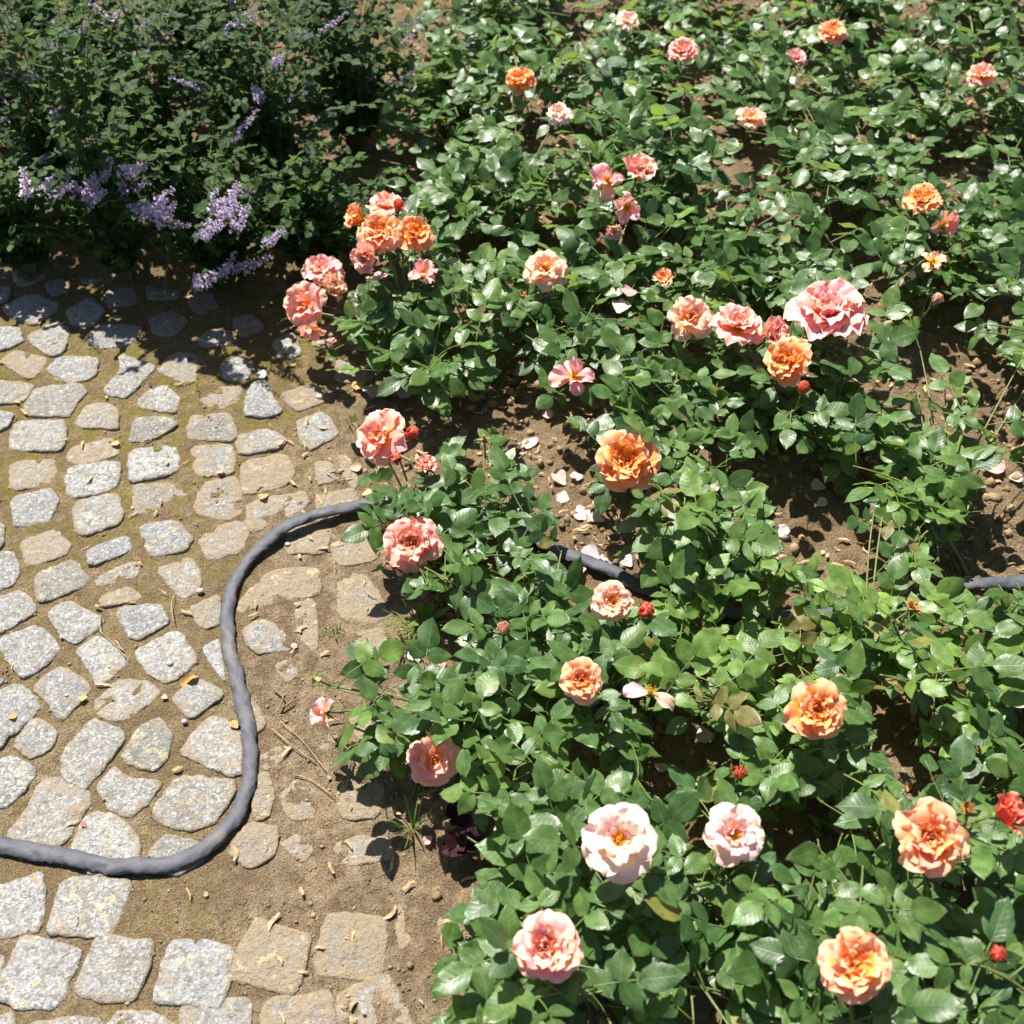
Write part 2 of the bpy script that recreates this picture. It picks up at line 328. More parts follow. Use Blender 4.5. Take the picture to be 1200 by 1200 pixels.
for q in [[(340, 350), (520, 305), (550, 350), (540, 385), (390, 430), (330, 400)], [(65, 420), (260, 405), (255, 510), (60, 545)], [(640, 530), (800, 520), (880, 590), (720, 635), (640, 650)],
          [(110, 790), (270, 730), (330, 800), (300, 850), (140, 895)], [(455, 960), (600, 890), (650, 890), (640, 950), (480, 995)], [(480, 1050), (600, 1000), (660, 1040), (640, 1060), (490, 1095)],
          [(745, 920), (900, 870), (940, 950), (930, 1020), (850, 1045)], [(910, 350), (1075, 335), (1100, 390), (1090, 460), (930, 480)], [(960, 520), (1110, 490), (1140, 640), (1060, 680), (920, 650)],
          [(920, 130), (1010, 70), (1135, 60), (1110, 130), (1030, 165)], [(250, -20), (400, -10), (430, 15), (370, 40), (270, 30)], [(890, 1100), (1030, 1040), (1035, 1170), (950, 1190)], [(940, 760), (1090, 700), (1170, 720), (1130, 830), (980, 870)]]: st(*A, q, 0.0065, 0.62)
B = (0, 720, 4)
for q in [[(5, 140), (180, 70), (270, 160), (240, 220), (120, 300), (50, 220)], [(370, 185), (480, 120), (605, 235), (460, 340), (430, 270)], [(650, 190), (830, 95), (920, 230), (790, 330), (700, 280)],
          [(170, 355), (300, 265), (400, 330), (415, 370), (290, 505), (240, 420)], [(820, 400), (930, 315), (1040, 370), (1030, 400), (900, 495)], [(955, 175), (1030, 130), (1060, 330), (985, 230)],
          [(-80, 420), (90, 340), (190, 440), (60, 570), (-60, 560)], [(-60, 600), (50, 570), (20, 625), (-40, 680)], [(75, 615), (170, 500), (270, 560), (240, 640), (150, 680)],
          [(310, 660), (440, 515), (590, 580), (480, 730), (400, 820), (315, 770)], [(580, 680), (670, 540), (750, 510), (805, 580), (780, 680), (720, 735)],
          [(865, 660), (960, 520), (1010, 495), (1120, 560), (1130, 740), (1080, 755), (950, 700)], [(-60, 740), (60, 680), (170, 745), (100, 850), (20, 910), (-70, 880)],
          [(60, 1040), (140, 940), (215, 780), (420, 870), (350, 1000), (260, 1110), (150, 1090)], [(470, 820), (550, 730), (600, 780), (750, 800), (690, 890), (610, 950), (520, 910)],
          [(740, 920), (850, 780), (1080, 800), (1090, 850), (1000, 980), (900, 1010), (760, 975)], [(345, 1120), (430, 950), (540, 960), (650, 1060), (630, 1180), (450, 1220)],
          [(710, 1130), (790, 1045), (930, 1080), (950, 1150), (820, 1230)], [(-50, 300), (25, 320), (0, 350), (-40, 380)]]: st(*B, q)
st(*B, [(450, 435), (560, 325), (690, 330), (750, 385), (590, 495), (500, 490)], 0.0075, 0.6)
D = (230, 440, 4)
st(*D, [(270, 60), (320, 45), (360, 120), (400, 175), (330, 200), (235, 190), (240, 130)], 0.011, 0.05)
for q in [[(205, 300), (330, 265), (415, 310), (390, 350), (210, 380)], [(480, 230), (600, 190), (665, 290), (540, 355), (500, 330)]]: st(*D, q, 0.010, 0.4)
for q in [[(225, 420), (420, 385), (455, 470), (400, 530), (230, 560)], [(400, 100), (560, 50), (620, 120), (480, 175)], [(255, 610), (490, 560), (520, 610), (440, 680), (260, 740)], [(670, 390), (720, 400), (760, 500), (740, 540), (690, 480)],
          [(640, 800), (760, 770), (850, 800), (840, 870), (680, 900)], [(200, 1090), (350, 930), (560, 930), (560, 1040), (400, 1060), (230, 1120)], [(670, 970), (790, 950), (900, 1110), (830, 1170), (680, 1140)],
          [(470, 1090), (560, 1070), (570, 1290), (480, 1270)], [(560, 420), (640, 420), (650, 500), (570, 520)]]: st(*D, q, 0.0075, 0.8)
E = (230, 720, 4)
for q in [[(235, 80), (330, 40), (450, 130), (440, 170), (300, 190), (250, 150)], [(230, 370), (290, 440), (330, 520), (280, 560), (250, 500)], [(280, 780), (340, 760), (370, 860), (340, 950), (270, 960)], [(160, 1120), (250, 990), (380, 1020), (370, 1130), (260, 1190)]]: st(*E, q, 0.009, 0.62)
for q in [[(370, 250), (440, 220), (480, 280), (430, 330)], [(300, 680), (390, 630), (430, 680), (330, 740)], [(400, 860), (480, 790), (560, 830), (560, 960), (440, 960)], [(660, 870), (760, 740), (880, 830), (850, 950), (700, 960)],
          [(400, 1090), (480, 1040), (550, 1110), (500, 1170)], [(660, 1090), (760, 1050), (900, 1060), (920, 1150), (700, 1180)], [(750, 100), (870, 80), (900, 170), (780, 220)], [(720, 500), (820, 450), (880, 560), (780, 620)], [(560, 560), (650, 540), (680, 640), (590, 650)]]: st(*E, q, 0.0075, 0.82)
T = (0, 190, 3)
for q in [[(15, 525), (110, 475), (215, 515), (115, 580)], [(100, 625), (200, 570), (245, 600), (225, 670), (180, 690)], [(-60, 600), (60, 590), (80, 640), (-40, 680)], [(-50, 440), (40, 450), (30, 490), (-40, 505)],
          [(50, 400), (130, 380), (175, 405), (110, 440), (70, 440)], [(240, 530), (320, 485), (365, 530), (330, 580), (260, 575)], [(310, 620), (370, 585), (490, 590), (460, 650), (350, 660)], [(175, 740), (220, 695), (340, 700), (330, 760), (250, 785)],
          [(370, 810), (430, 740), (420, 690), (545, 730), (480, 800), (440, 830)], [(780, 730), (830, 695), (890, 720), (870, 770), (800, 770)]]: st(*T, q)
for q in [[(10, 710), (60, 670), (170, 700), (110, 770)], [(560, 740), (620, 680), (690, 690), (690, 770), (650, 780)], [(700, 630), (740, 600), (800, 600), (820, 645), (720, 655)], [(280, 390), (370, 370), (400, 420), (300, 435)], [(160, 430), (230, 420), (240, 465), (180, 475)],
          [(375, 465), (470, 440), (480, 500), (385, 515)], [(520, 440), (610, 420), (630, 480), (530, 490)], [(530, 560), (600, 530), (660, 560), (620, 610), (550, 610)], [(660, 480), (740, 460), (770, 520), (690, 540)], [(820, 560), (890, 540), (930, 590), (850, 620)], [(960, 640), (1030, 610), (1060, 680), (990, 700)]]: st(*T, q, 0.007, 0.6)
pave = tag(obj('cobblestone_pavement', None), kind='structure')
def stone(poly, top, dirt, seed):
    r = random.Random(seed); pts = [P(u, v) for u, v in poly]; c = sum(pts, Vector()) / len(pts)
    q = [Vector(((p.x - c.x), (p.y - c.y))) for p in pts]
    for _ in range(2):
        q = [w_ for i in range(len(q)) for w_ in (q[i].lerp(q[(i + 1) % len(q)], 0.14), q[i].lerp(q[(i + 1) % len(q)], 0.86))]
    per = [0]
    for i in range(len(q)): per.append(per[-1] + (q[(i + 1) % len(q)] - q[i]).length)
    n = 36; ring = []
    for k in range(n):
        d = per[-1] * k / n; i = max(j for j in range(len(q)) if per[j] <= d + 1e-9)
        s_ = (d - per[i]) / max(per[i + 1] - per[i], 1e-9); ring.append(q[i].lerp(q[(i + 1) % len(q)], s_) * (1 + r.uniform(-0.045, 0.04)))
    mb = MB(); V = []; U = []; sx, sy = r.uniform(-0.03, 0.03), r.uniform(-0.03, 0.03)
    for s_, z, u in ((1.12, -0.05, 1), (1.20, -0.008, 1), (1.195, top - 0.0034, 1), (1.17, top - 0.0009, 0.97), (1.07, top - 0.0001, 0.86), (0.72, top + 0.0002, 0.6), (0.36, top + 0.0002, 0.3)):
        for p in ring:
            x, y = p.x * s_, p.y * s_
            zz = z + (sx * x + sy * y + 0.0024 * float(fbm(np.array([(x + c.x) * 50]), np.array([(y + c.y) * 50]), 3)[0]) + (r.uniform(-0.0006, 0.0006)) if z > 0 else 0)
            V.append((x, y, zz)); U.append((u, 0))
    V.append((0, 0, top + 0.001)); U.append((0, 0)); f = []
    for k in range(6):
        for j in range(n): f.append((k * n + j, k * n + (j + 1) % n, (k + 1) * n + (j + 1) % n, (k + 1) * n + j))
    for j in range(n): f.append((6 * n + j, 6 * n + (j + 1) % n, 7 * n))
    mb.add(V, f, U)
    obj('cobblestone', mb.mesh('cobblestone', GRAN), pave, loc=(c.x, c.y, 0), color=(min(1, max(0, dirt + r.uniform(-0.14, 0.14))), r.random() ** 2, 0, 1))
for i, (q, top, dirt) in enumerate(ST): stone(q, top, dirt, i)
# half-buried rows between hose and bed
cw0 = [sum((P(a, b) for a, b in q), Vector()) / len(q) for q, _, _ in ST]
for row in range(16):
    for c in range(7):
        r = random.Random(7700 + row * 13 + c); cx = -0.52 + c * 0.098 + 0.045 * (row % 2) + r.uniform(-.006, .006); cy = 0.62 + row * 0.092 - 0.10 * (cx + 0.3) + r.uniform(-.006, .006); p = Vector((cx, cy, 0)); u, v, _ = px(p)
        if v > 1000 or v < 380 or cx < float(np.interp(cy, HY, HX)) + 0.035 or cx > float(np.interp(cy, EY, EX)) + 0.01 or min((p - w_).length for w_ in cw0) < 0.082: continue
        a = r.uniform(-.3, .3); pts = []
        for dx, dy in ((-1, -1), (0, -1.05), (1, -1), (1, 1), (0.1, 1.05), (-1, 1)):
            dx *= 0.036 * r.uniform(0.85, 1.1); dy *= 0.031 * r.uniform(0.85, 1.1); pp = px(Vector((cx + dx * math.cos(a) - dy * math.sin(a), cy + dx * math.sin(a) + dy * math.cos(a), 0))); pts.append((pp[0], pp[1]))
        stone(pts, 0.0082, 0.74, 7000 + row * 10 + c); cw0.append(p)
# the paving goes on towards the viewer's feet and to the left
cent = [(sum(p[0] for p in q) / len(q), sum(p[1] for p in q) / len(q)) for q, _, _ in ST]
k = 0
CW = [P(a, b) for a, b in cent]
for row in range(7):
    for c in range(-4, 12):
        r = random.Random(900 + row * 37 + c); cx = -1.20 + c * 0.108 + 0.05 * (row % 2) + r.uniform(-.008, .008); cy = 0.30 + row * 0.098 + 0.00 + 0.18 * (cx + 0.7) ** 2 + r.uniform(-.008, .008)
        if cx > -0.02 or cx < -1.55: continue
        if min((Vector((cx, cy, 0)) - w_).length for w_ in CW) < 0.088: continue
        u, v, _ = px(Vector((cx, cy, 0)))
        if v < 1010 and u > -40: continue
        a = r.uniform(-0.25, 0.25); pts = []
        for dx, dy in ((-1, -1), (0, -1.05), (1, -1), (1, 1), (0.1, 1.05), (-1, 1)):
            dx *= 0.043 * r.uniform(0.88, 1.1); dy *= 0.038 * r.uniform(0.85, 1.1)
            e = Vector((cx + dx * math.cos(a) - dy * math.sin(a), cy + dx * math.sin(a) + dy * math.cos(a), 0)); pp = px(e); pts.append((pp[0], pp[1]))
        stone(pts, 0.009 if u < 330 else 0.007, 0.35 if u < 300 else 0.75, 5000 + k); k += 1

# ------------------------------------------------------------------ loose soil: crumbs and bits nobody could count
def ico():
    t = (1 + 5 ** .5) / 2
    v = [(-1, t, 0), (1, t, 0), (-1, -t, 0), (1, -t, 0), (0, -1, t), (0, 1, t), (0, -1, -t), (0, 1, -t), (t, 0, -1), (t, 0, 1), (-t, 0, -1), (-t, 0, 1)]
    f = [(0, 11, 5), (0, 5, 1), (0, 1, 7), (0, 7, 10), (0, 10, 11), (1, 5, 9), (5, 11, 4), (11, 10, 2), (10, 7, 6), (7, 1, 8), (3, 9, 4), (3, 4, 2), (3, 2, 6), (3, 6, 8), (3, 8, 9), (4, 9, 5), (2, 4, 11), (6, 2, 10), (8, 6, 7), (9, 8, 1)]
    return np.array(v) / 1.9, np.array(f)
IV, IF = ico()
def crumbs(name, n, xr, yr, keep, size, label, seed, m):
    rs = np.random.RandomState(seed); x = rs.uniform(*xr, n); y = rs.uniform(*yr, n); kp = rs.rand(n) < keep(x, y); x, y = x[kp], y[kp]; n = len(x)
    r = size[0] + (size[1] - size[0]) * rs.rand(n) ** 5
    z = gz(x, y) + r * 0.25
    V = IV[None] * r[:, None, None] * rs.uniform(0.7, 1.2, (n, 12, 1)) * rs.uniform(0.7, 1.25, (n, 1, 3)) + np.stack([x, y, z], -1)[:, None]
    Fc = IF[None] + (np.arange(n) * 12)[:, None, None]
    me = bpy.data.meshes.new(name); me.from_pydata(V.reshape(-1, 3), [], Fc.reshape(-1, 3)); me.materials.append(m); me.polygons.foreach_set('use_smooth', np.ones(len(me.polygons), bool))
    return tag(obj(name, me), label, 'soil', kind='stuff')
crumbs('soil_crumbs', 42000, (-0.6, 1.7), (0.3, 4.0), lambda x, y: np.maximum(bedmask(x, y), catbed(x, y)) * np.clip(0.35 + 1.6 * fbm(x * 6, y * 6, 3, 2), 0.05, 1), (0.0016, 0.013), 'loose brown soil crumbs and clods lying in the rose bed', 1, CRUMB)
crumbs('path_grit', 52000, (-1.5, 0.2), (0.3, 2.8), lambda x, y: (1 - bedmask(x, y)) * (0.45 + 0.55 * silt(x, y)) * np.clip(0.4 + 2.2 * fbm(x * 9, y * 9, 3, 4), 0.03, 1), (0.0008, 0.0036), 'fine brown grit and crumbs scattered over the cobbles', 2, CRUMB)
def litter(name, n, keep, label, seed):
    rs = random.Random(seed); mb = MB()
    for _ in range(n):
        x, y = rs.uniform(-1.2, 1.6), rs.uniform(0.4, 3.6)
        if rs.random() > keep(x, y): continue
        l = rs.uniform(0.006, 0.028); wd = rs.uniform(0.0008, 0.004); a = rs.uniform(0, 6.3); c, s_ = math.cos(a), math.sin(a); z = gz1(Vector((x, y, 0))) + 0.004
        v = []
        for i in range(4):
            t = i / 3 - 0.5; ww = wd * (1 - abs(t) * 1.2); zz = z + rs.uniform(0, 0.005); b_ = rs.uniform(-.1, .1) * l
            for sg in (-1, 1): v.append((x + c * t * l - s_ * (sg * ww + b_), y + s_ * t * l + c * (sg * ww + b_), zz + rs.uniform(0, .001)))
        mb.add(v, [(0, 1, 3, 2), (2, 3, 5, 4), (4, 5, 7, 6)])
    return tag(obj(name, mb.mesh(name, LITTER)), label, 'litter', kind='stuff')
litter('plant_litter', 4200, lambda x, y: 0.14 + 0.6 * float(bedmask(np.array([x]), np.array([y]))[0]) + 0.45 * float(silt(np.array([x]), np.array([y]))[0]), 'tiny dry brown plant scraps strewn over soil and paving', 5)

# ------------------------------------------------------------------ garden hose
HP = [(-160, 965, 0), (-60, 976, 0), (0, 988, 0), (60, 999, 0), (130, 1012, 0), (195, 1010, 0), (235, 994, 0), (270, 962, 0), (290, 915, 0), (291, 865, 0), (281, 810, 0), (269, 760, 0), (265, 715, 0), (276, 676, 0), (302, 644, .006), (342, 617, .014), (390, 601, .012), (440, 590, .004), (500, 590, 0), (570, 612, 0), (640, 645, .004), (690, 664, .008), (725, 678, .008), (762, 697, .004), (840, 715, 0), (930, 722, 0), (1030, 715, 0), (1110, 698, .004), (1160, 690, .01), (1205, 686, .006), (1300, 672, 0), (1420, 660, 0)]
pts = []
for u, v, e in HP:
    p = P(u, v, 0.02); pts.append(Vector((p.x, p.y, e)))
cl = catmull(pts, 36); hr = 0.0110; mb = MB(); n = 20; V = []; U = []; fcs = []; arc = 0
gl = gz(np.array([p.x for p in cl]), np.array([p.y for p in cl]))
from numpy import convolve
gs = np.convolve(np.pad(np.maximum(gl, 0.006), 27, mode='edge'), np.ones(55) / 55, 'valid')
for i, p in enumerate(cl):
    a, b = cl[max(i - 1, 0)], cl[min(i + 1, len(cl) - 1)]; t = (b - a); t.z = 0; t.normalize(); sd_ = Vector((t.y, -t.x, 0))
    if i: arc += (cl[i] - cl[i - 1]).length
    for j in range(n + 1):
        an = 2 * math.pi * j / n
        tw = an + arc * 6
        wr = 0.0009 * math.sin(3 * tw + arc * 55) * float(0.5 + fbm(np.array([arc * 9.0]), np.array([3.3]), 2)[0]) + 0.0040 * float(fbm(np.array([arc * 46 + math.cos(an) * 0.7]), np.array([math.sin(an) * 0.9 + 5]), 3)[0])
        wr -= 0.0022 * max(0, 1 - abs(math.sin(arc * 62 + an * 1.3 + 2.5 * math.sin(arc * 17))) * 3.2) * (0.5 + 0.5 * math.sin(arc * 23 + an)); rr = hr + wr
        V.append(Vector((p.x, p.y, gs[i] + p.z + hr * 0.62)) + sd_ * (rr * 1.10 * math.cos(an)) + Vector((0, 0, rr * 0.64 * math.sin(an)))); U.append((j / n, arc))
for i in range(len(cl) - 1):
    for j in range(n): fcs.append((i * (n + 1) + j, (i + 1) * (n + 1) + j, (i + 1) * (n + 1) + j + 1, i * (n + 1) + j + 1))
mb.add(V, fcs, U)
tag(obj('garden_hose', mb.mesh('garden_hose', HOSE)), 'dark grey fabric garden hose curving over the cobbles into the rose bed', 'hose')

# ------------------------------------------------------------------ leaf meshes
def leaf_mesh(name, m, fold, bend, wav, wide=0.64, rows=9, serr=0.05, seed=0, curl=0.0):
    r = random.Random(seed); v = []; uv = []; f = []; cs = (-1, -0.5, 0, 0.5, 1)
    for i in range(rows + 1):
        t = i / rows
        wd = 0.5 * wide * (math.sin(math.pi * min(1, t ** 0.82 * 0.985 + 0.015)) ** 0.78)
        if i in (0, rows): wd = 0.012
        for c in cs:
            e = 1 + (serr if (i % 2) else -serr) * (abs(c) == 1)
            x = wd * c * e
            z = fold * abs(x) * (1 - 0.4 * t) - bend * t * t + wav * math.sin(t * 9 + c * 2 + seed) * abs(c) + 0.012 * (abs(c) == 0.5) + curl * x * x * 2 - 0.25 * fold * (abs(x) ** 2) * 2
            v.append((x, t - 0.03 * e * (abs(c) == 1) + 0.0, z)); uv.append(((c + 1) / 2, t))
    for i in range(rows):
        for j in range(4): f.append((i * 5 + j, i * 5 + j + 1, i * 5 + 6 + j, i * 5 + 5 + j))
    mb = MB(); mb.add(v, f, uv); return mb.mesh(name, m)
LM = [leaf_mesh('leaflet', LEAF, rng.uniform(0.05, 0.55), rng.uniform(-0.02, 0.3), rng.uniform(0.0, 0.035), rng.uniform(0.60, 0.74), 9, 0.032, k, rng.uniform(-.5, .3)) for k in range(16)]
LMF = [tuple(p.vertices) for p in LM[0].polygons]; LMU = [((j % 5) / 4, (j // 5) / 9) for j in range(50)]; FOL = {}
CVAR = []
for k in range(10):        # compound leaves: stalk mesh and the spots of its leaflets
    r = random.Random(50 + k); Lr = r.uniform(0.064, 0.080); dr = r.uniform(-0.1, 0.55); sw = r.uniform(-0.25, 0.25)
    cp = lambda t: Vector((sw * Lr * t * t, Lr * t, Lr * (0.25 * t - dr * t * t)))
    mb = MB(); tube(mb, [cp(i / 6) for i in range(7)], [0.0012 - 0.0006 * i / 6 for i in range(7)], 5)
    sp = []; trip = k >= 7
    prs = [(0.52, 0.80), (0.86, 0.95)] if not trip else [(0.72, 0.9)]
    for t, s_ in prs:
        for sg in (-1, 1):
            d = cp(min(1, t + .05)) - cp(t - .05); az = math.atan2(d.y, d.x) - math.pi / 2 - sg * R(r.uniform(56, 76)); el = math.atan2(d.z, math.hypot(d.x, d.y)) * 0.5 + R(r.uniform(-18, 12))
            sp.append((cp(t), az, el, R(r.uniform(-22, 22)), s_ * r.uniform(0.034, 0.043)))
    d = cp(1) - cp(.9); sp.append((cp(1), math.atan2(d.y, d.x) - math.pi / 2 + R(r.uniform(-10, 10)), math.atan2(d.z, math.hypot(d.x, d.y)) - R(r.uniform(-5, 15)), R(r.uniform(-18, 18)), r.uniform(0.041, 0.051)))
    CVAR.append((mb.mesh('leaf_stalk', RACH), sp))

# ------------------------------------------------------------------ petals and blooms
def petal_mesh(seed, cupx, bowl, reflex, ruf, wide=1.0, notch=0.05, mt=None):
    r = random.Random(seed); ph = r.uniform(0, 6); v = []; uv = []; f = []; nr, nc = 7, 8
    for i in range(nr + 1):
        t = i / nr
        for j in range(nc + 1):
            c = j / nc * 2 - 1
            wd = 0.5 * wide * (0.16 + 0.84 * math.sin(min(1, t * 1.25) * math.pi / 2) ** 1.1) * (1 - 0.18 * max(0, t - 0.75) / 0.25)
            x = c * wd; y = t * (1 - 0.20 * abs(c) ** 2.4 * t - notch * (1 - abs(c)) * t * t)
            z = cupx * x * x + bowl * y * y - reflex * max(0, y - 0.6) ** 2 * 3 - reflex * 0.8 * max(0, abs(x) - 0.3) ** 2 + ruf * t * t * math.sin(c * 3.6 + ph) + ruf * 0.9 * t ** 4 * math.sin(c * 7.5 + ph * 2) + r.uniform(-.3, .3) * ruf * t ** 3
            v.append((x, y, z)); uv.append((j / nc, t))
    for i in range(nr):
        for j in range(nc): a = i * (nc + 1) + j; f.append((a, a + 1, a + nc + 2, a + nc + 1))
    mb = MB(); mb.add(v, f, uv); return mb.mesh('petal', mt or PETAL)
PO = [petal_mesh(k, rng.uniform(.1, .6), rng.uniform(.05, .3), rng.uniform(.4, .9), 0.09, rng.uniform(.85, 1.05)) for k in range(7)]         # outer, turned back at the rim
PM = [petal_mesh(10 + k, rng.uniform(.4, 1.1), rng.uniform(.3, .55), rng.uniform(.4, .9), 0.11, rng.uniform(.8, 1.0)) for k in range(7)]        # middle, cupped
PI_ = [petal_mesh(20 + k, rng.uniform(.5, 1.4), rng.uniform(.1, .45), rng.uniform(.3, .9), 0.16, rng.uniform(.75, 1.0), 0.14) for k in range(7)]  # inner, curled and frilled
PB = [petal_mesh(30 + k, 0.85, 0.06, -0.12, 0.02, 1.0, 0.0) for k in range(3)]   # bud, wrapped
PW = [petal_mesh(40 + k, rng.uniform(-1.4, 1.6), rng.uniform(-.6, .3), 0.3, 0.13, 0.85) for k in range(6)]       # limp
def calyx_mesh():
    mb = MB(); tube(mb, [(0, 0, -0.012), (0, 0, -0.008), (0, 0, -0.003), (0, 0, 0.0005)], [0.0018, 0.0042, 0.0052, 0.003], 8)
    for k in range(5):
        a = k * 1.2566; c, s_ = math.cos(a), math.sin(a); v = []
        for t, wd, z in ((0.003, 0.0022, -0.003), (0.009, 0.0026, -0.003), (0.016, 0.0012, -0.006), (0.022, 0.0002, -0.011)):
            for sg in (-1, 1): v.append((c * t - s_ * wd * sg, s_ * t + c * wd * sg, z))
        mb.add(v, [(0, 1, 3, 2), (2, 3, 5, 4), (4, 5, 7, 6)])
    return mb.mesh('calyx', CALYX)
def bud_calyx_mesh():
    mb = MB(); tube(mb, [(0, 0, -0.012), (0, 0, -0.008), (0, 0, -0.003), (0, 0, 0.001)], [0.0015, 0.0040, 0.0050, 0.004], 8)
    for k in range(5):
        a = k * 1.2566; c, s_ = math.cos(a), math.sin(a); v = []
        for t, wd, z in ((0.004, 0.0026, -0.002), (0.0085, 0.0028, 0.004), (0.011, 0.0016, 0.010), (0.015, 0.0003, 0.014)):
            for sg in (-1, 1): v.append((c * t - s_ * wd * sg, s_ * t + c * wd * sg, z))
        mb.add(v, [(0, 1, 3, 2), (2, 3, 5, 4), (4, 5, 7, 6)])
    return mb.mesh('calyx', CALYX)
def stamen_mesh():
    r = random.Random(4); mb = MB()
    for k in range(34):
        a = r.uniform(0, 6.28); t = r.uniform(0.05, 0.42); z = r.uniform(0.7, 1.0) * 0.010; c, s_ = math.cos(a), math.sin(a); l = 0.010 * t * 1.6
        p = Vector((c * l, s_ * l, z)); tube(mb, [(0, 0, 0), p], 0.00028, 3, False)
        q = 0.0009; mb.add([p + Vector(d) * q for d in ((1, 0, 0), (-1, 0, 0), (0, 1, 0), (0, -1, 0), (0, 0, 1), (0, 0, -1))], [(0, 2, 4), (2, 1, 4), (1, 3, 4), (3, 0, 4), (2, 0, 5), (1, 2, 5), (3, 1, 5), (0, 3, 5)])
    return mb.mesh('stamens', STAM)
CAL, BCAL, STA = calyx_mesh(), bud_calyx_mesh(), stamen_mesh()
TIPS = {'apricot': ((0.97, 0.46, 0.26), 0.46), 'orange': ((0.97, 0.41, 0.17), 0.54), 'pink': ((0.96, 0.47, 0.41), 0.30), 'pale': ((0.92, 0.70, 0.64), 0.22), 'rose': ((0.90, 0.46, 0.46), 0.16), 'cream': ((0.93, 0.60, 0.44), 0.36), 'coral': ((0.85, 0.13, 0.08), 0.02), 'blush': ((0.84, 0.54, 0.50), 0.1)}
def petcol(kind, layer, r):
    (a, b, c), e = TIPS[kind]; j = r.uniform(0.95, 1.05)
    ee = e + 0.07 * layer * (0.4 if kind in ('coral', 'blush') else 1) + r.uniform(-0.08, 0.06)
    return (min(0.97, a * j), min(0.85, b * j * r.uniform(0.9, 1.12)), min(0.85, c * j * r.uniform(0.88, 1.12)), max(0.0, ee))
def bloom(bush, base, pos, kind, rad, form, face, seed, label=None):
    r = random.Random(seed); q = face.normalized().to_track_quat('Z', 'Y') @ Quaternion((0, 0, 1), r.uniform(0, 6.28))
    M = Matrix.Translation(pos - base) @ q.to_matrix().to_4x4()
    b = obj('bloom' if form not in ('bud', 'dead') else 'bud' if form == 'bud' else 'spent_bloom', (BCAL if form == 'bud' else CAL), bush, M)
    if label: b['label'] = label
    def pet(ms, az, el, s_, off, layer, wide=1.0, dz=0.0):
        Mx = Matrix.Rotation(az, 4, 'Z') @ Matrix.Translation((0, off, dz)) @ Matrix.Rotation(el, 4, 'X') @ Matrix.Rotation(r.uniform(-.12, .12) * (1 + layer * .5), 4, 'Y') @ Matrix.Diagonal((s_ * wide, s_, s_, 1))
        obj('petal', r.choice(ms), b, Mx, color=petcol(kind, layer, r))
    vo = r.uniform(-10, 8); vl = r.uniform(.92, 1.06)
    if form == 'full':
        for lay, (n_, el, ln, ms, off) in enumerate(((6, 2, 0.98, PO, .10), (7, 16, 0.92, PO, .10), (7, 30, 0.82, PM, .09), (7, 42, 0.66, PM, .08), (7, 54, 0.50, PI_, .07), (6, 68, 0.36, PI_, .05))):
            a0 = r.uniform(0, 6.28)
            for k in range(n_): pet(ms, a0 + 6.2832 * k / n_ + r.uniform(-.2, .2), R(el + vo * lay * .3 + r.uniform(-13, 13)), rad * vl * ln * r.uniform(0.86, 1.1), rad * off, lay, 1.0, lay * rad * 0.02)
    elif form == 'open':
        for lay, (n_, el, ln, ms, off) in enumerate(((5, 2, 1.0, PO, .08), (6, 16, 0.94, PO, .08), (5, 34, 0.80, PM, .06), (5, 55, 0.55, PI_, .05))):
            a0 = r.uniform(0, 6.28)
            for k in range(n_): pet(ms, a0 + 6.2832 * k / n_ + r.uniform(-.22, .22), R(el + r.uniform(-10, 10)), rad * ln * r.uniform(0.9, 1.07), rad * off, lay * 0.8)
        obj('stamens', STA, b, Matrix.Diagonal((rad / .035,) * 3 + (1,)))
    elif form == 'half':
        for lay, (n_, el, ln, ms, off) in enumerate(((5, 40, 1.0, PM, .08), (5, 62, 0.95, PM, .07), (5, 74, 0.85, PI_, .05), (4, 82, 0.75, PI_, .03))):
            a0 = r.uniform(0, 6.28)
            for k in range(n_): pet(ms, a0 + 6.2832 * k / n_ + r.uniform(-.2, .2), R(el + r.uniform(-7, 7)), rad * 1.15 * ln, rad * off, lay * 0.7)
    elif form == 'bud':
        for lay, (n_, el, ln, off) in enumerate(((4, 85, 0.95, .46), (4, 87, 1.0, .34), (3, 88, 1.03, .20))):
            a0 = r.uniform(0, 6.28)
            for k in range(n_): pet(PB, a0 + 6.2832 * k / n_, R(el), rad * 1.9 * ln, rad * off, lay * .3, 0.85)
    elif form == 'loose':
        a0 = r.uniform(0, 6.28)
        for k in range(8): pet(PM if k % 2 else PO, a0 + .785 * k + r.uniform(-.35, .35), R(r.uniform(-15, 30) + 32 * (k % 2)), rad * r.uniform(0.75, 1.05), rad * .06, 0.4 * (k % 2), r.uniform(.7, .95))
        obj('stamens', STA, b, Matrix.Diagonal((rad / .035,) * 3 + (1,)))
    elif form == 'wilt':
        n_ = r.randint(2, 4)
        for k in range(n_): pet(PW, 6.2832 * k / n_ + r.uniform(-.5, .5), R(r.uniform(-50, 25)), rad * r.uniform(0.8, 1.15), rad * .06, 0.3, r.uniform(.55, .85))
        obj('stamens', STA, b, Matrix.Diagonal((rad / .03,) * 3 + (1,)))
    elif form == 'dead':
        mb = MB()
        for k in range(16):
            d = Vector((r.gauss(0, 1), r.gauss(0, 1), abs(r.gauss(0.3, 1)))).normalized() * rad * r.uniform(0.5, 1); s_ = d.cross(Vector((.3, .1, 1))).normalized() * rad * 0.22
            mb.add([s_ * .4, -s_ * .4, d * .6 - s_ * 1.2, d * .6 + s_, d + s_ * .3], [(0, 1, 2, 3), (3, 2, 4)])
        obj('withered_petals', mb.mesh('withered_petals', DRY), b)
    return b

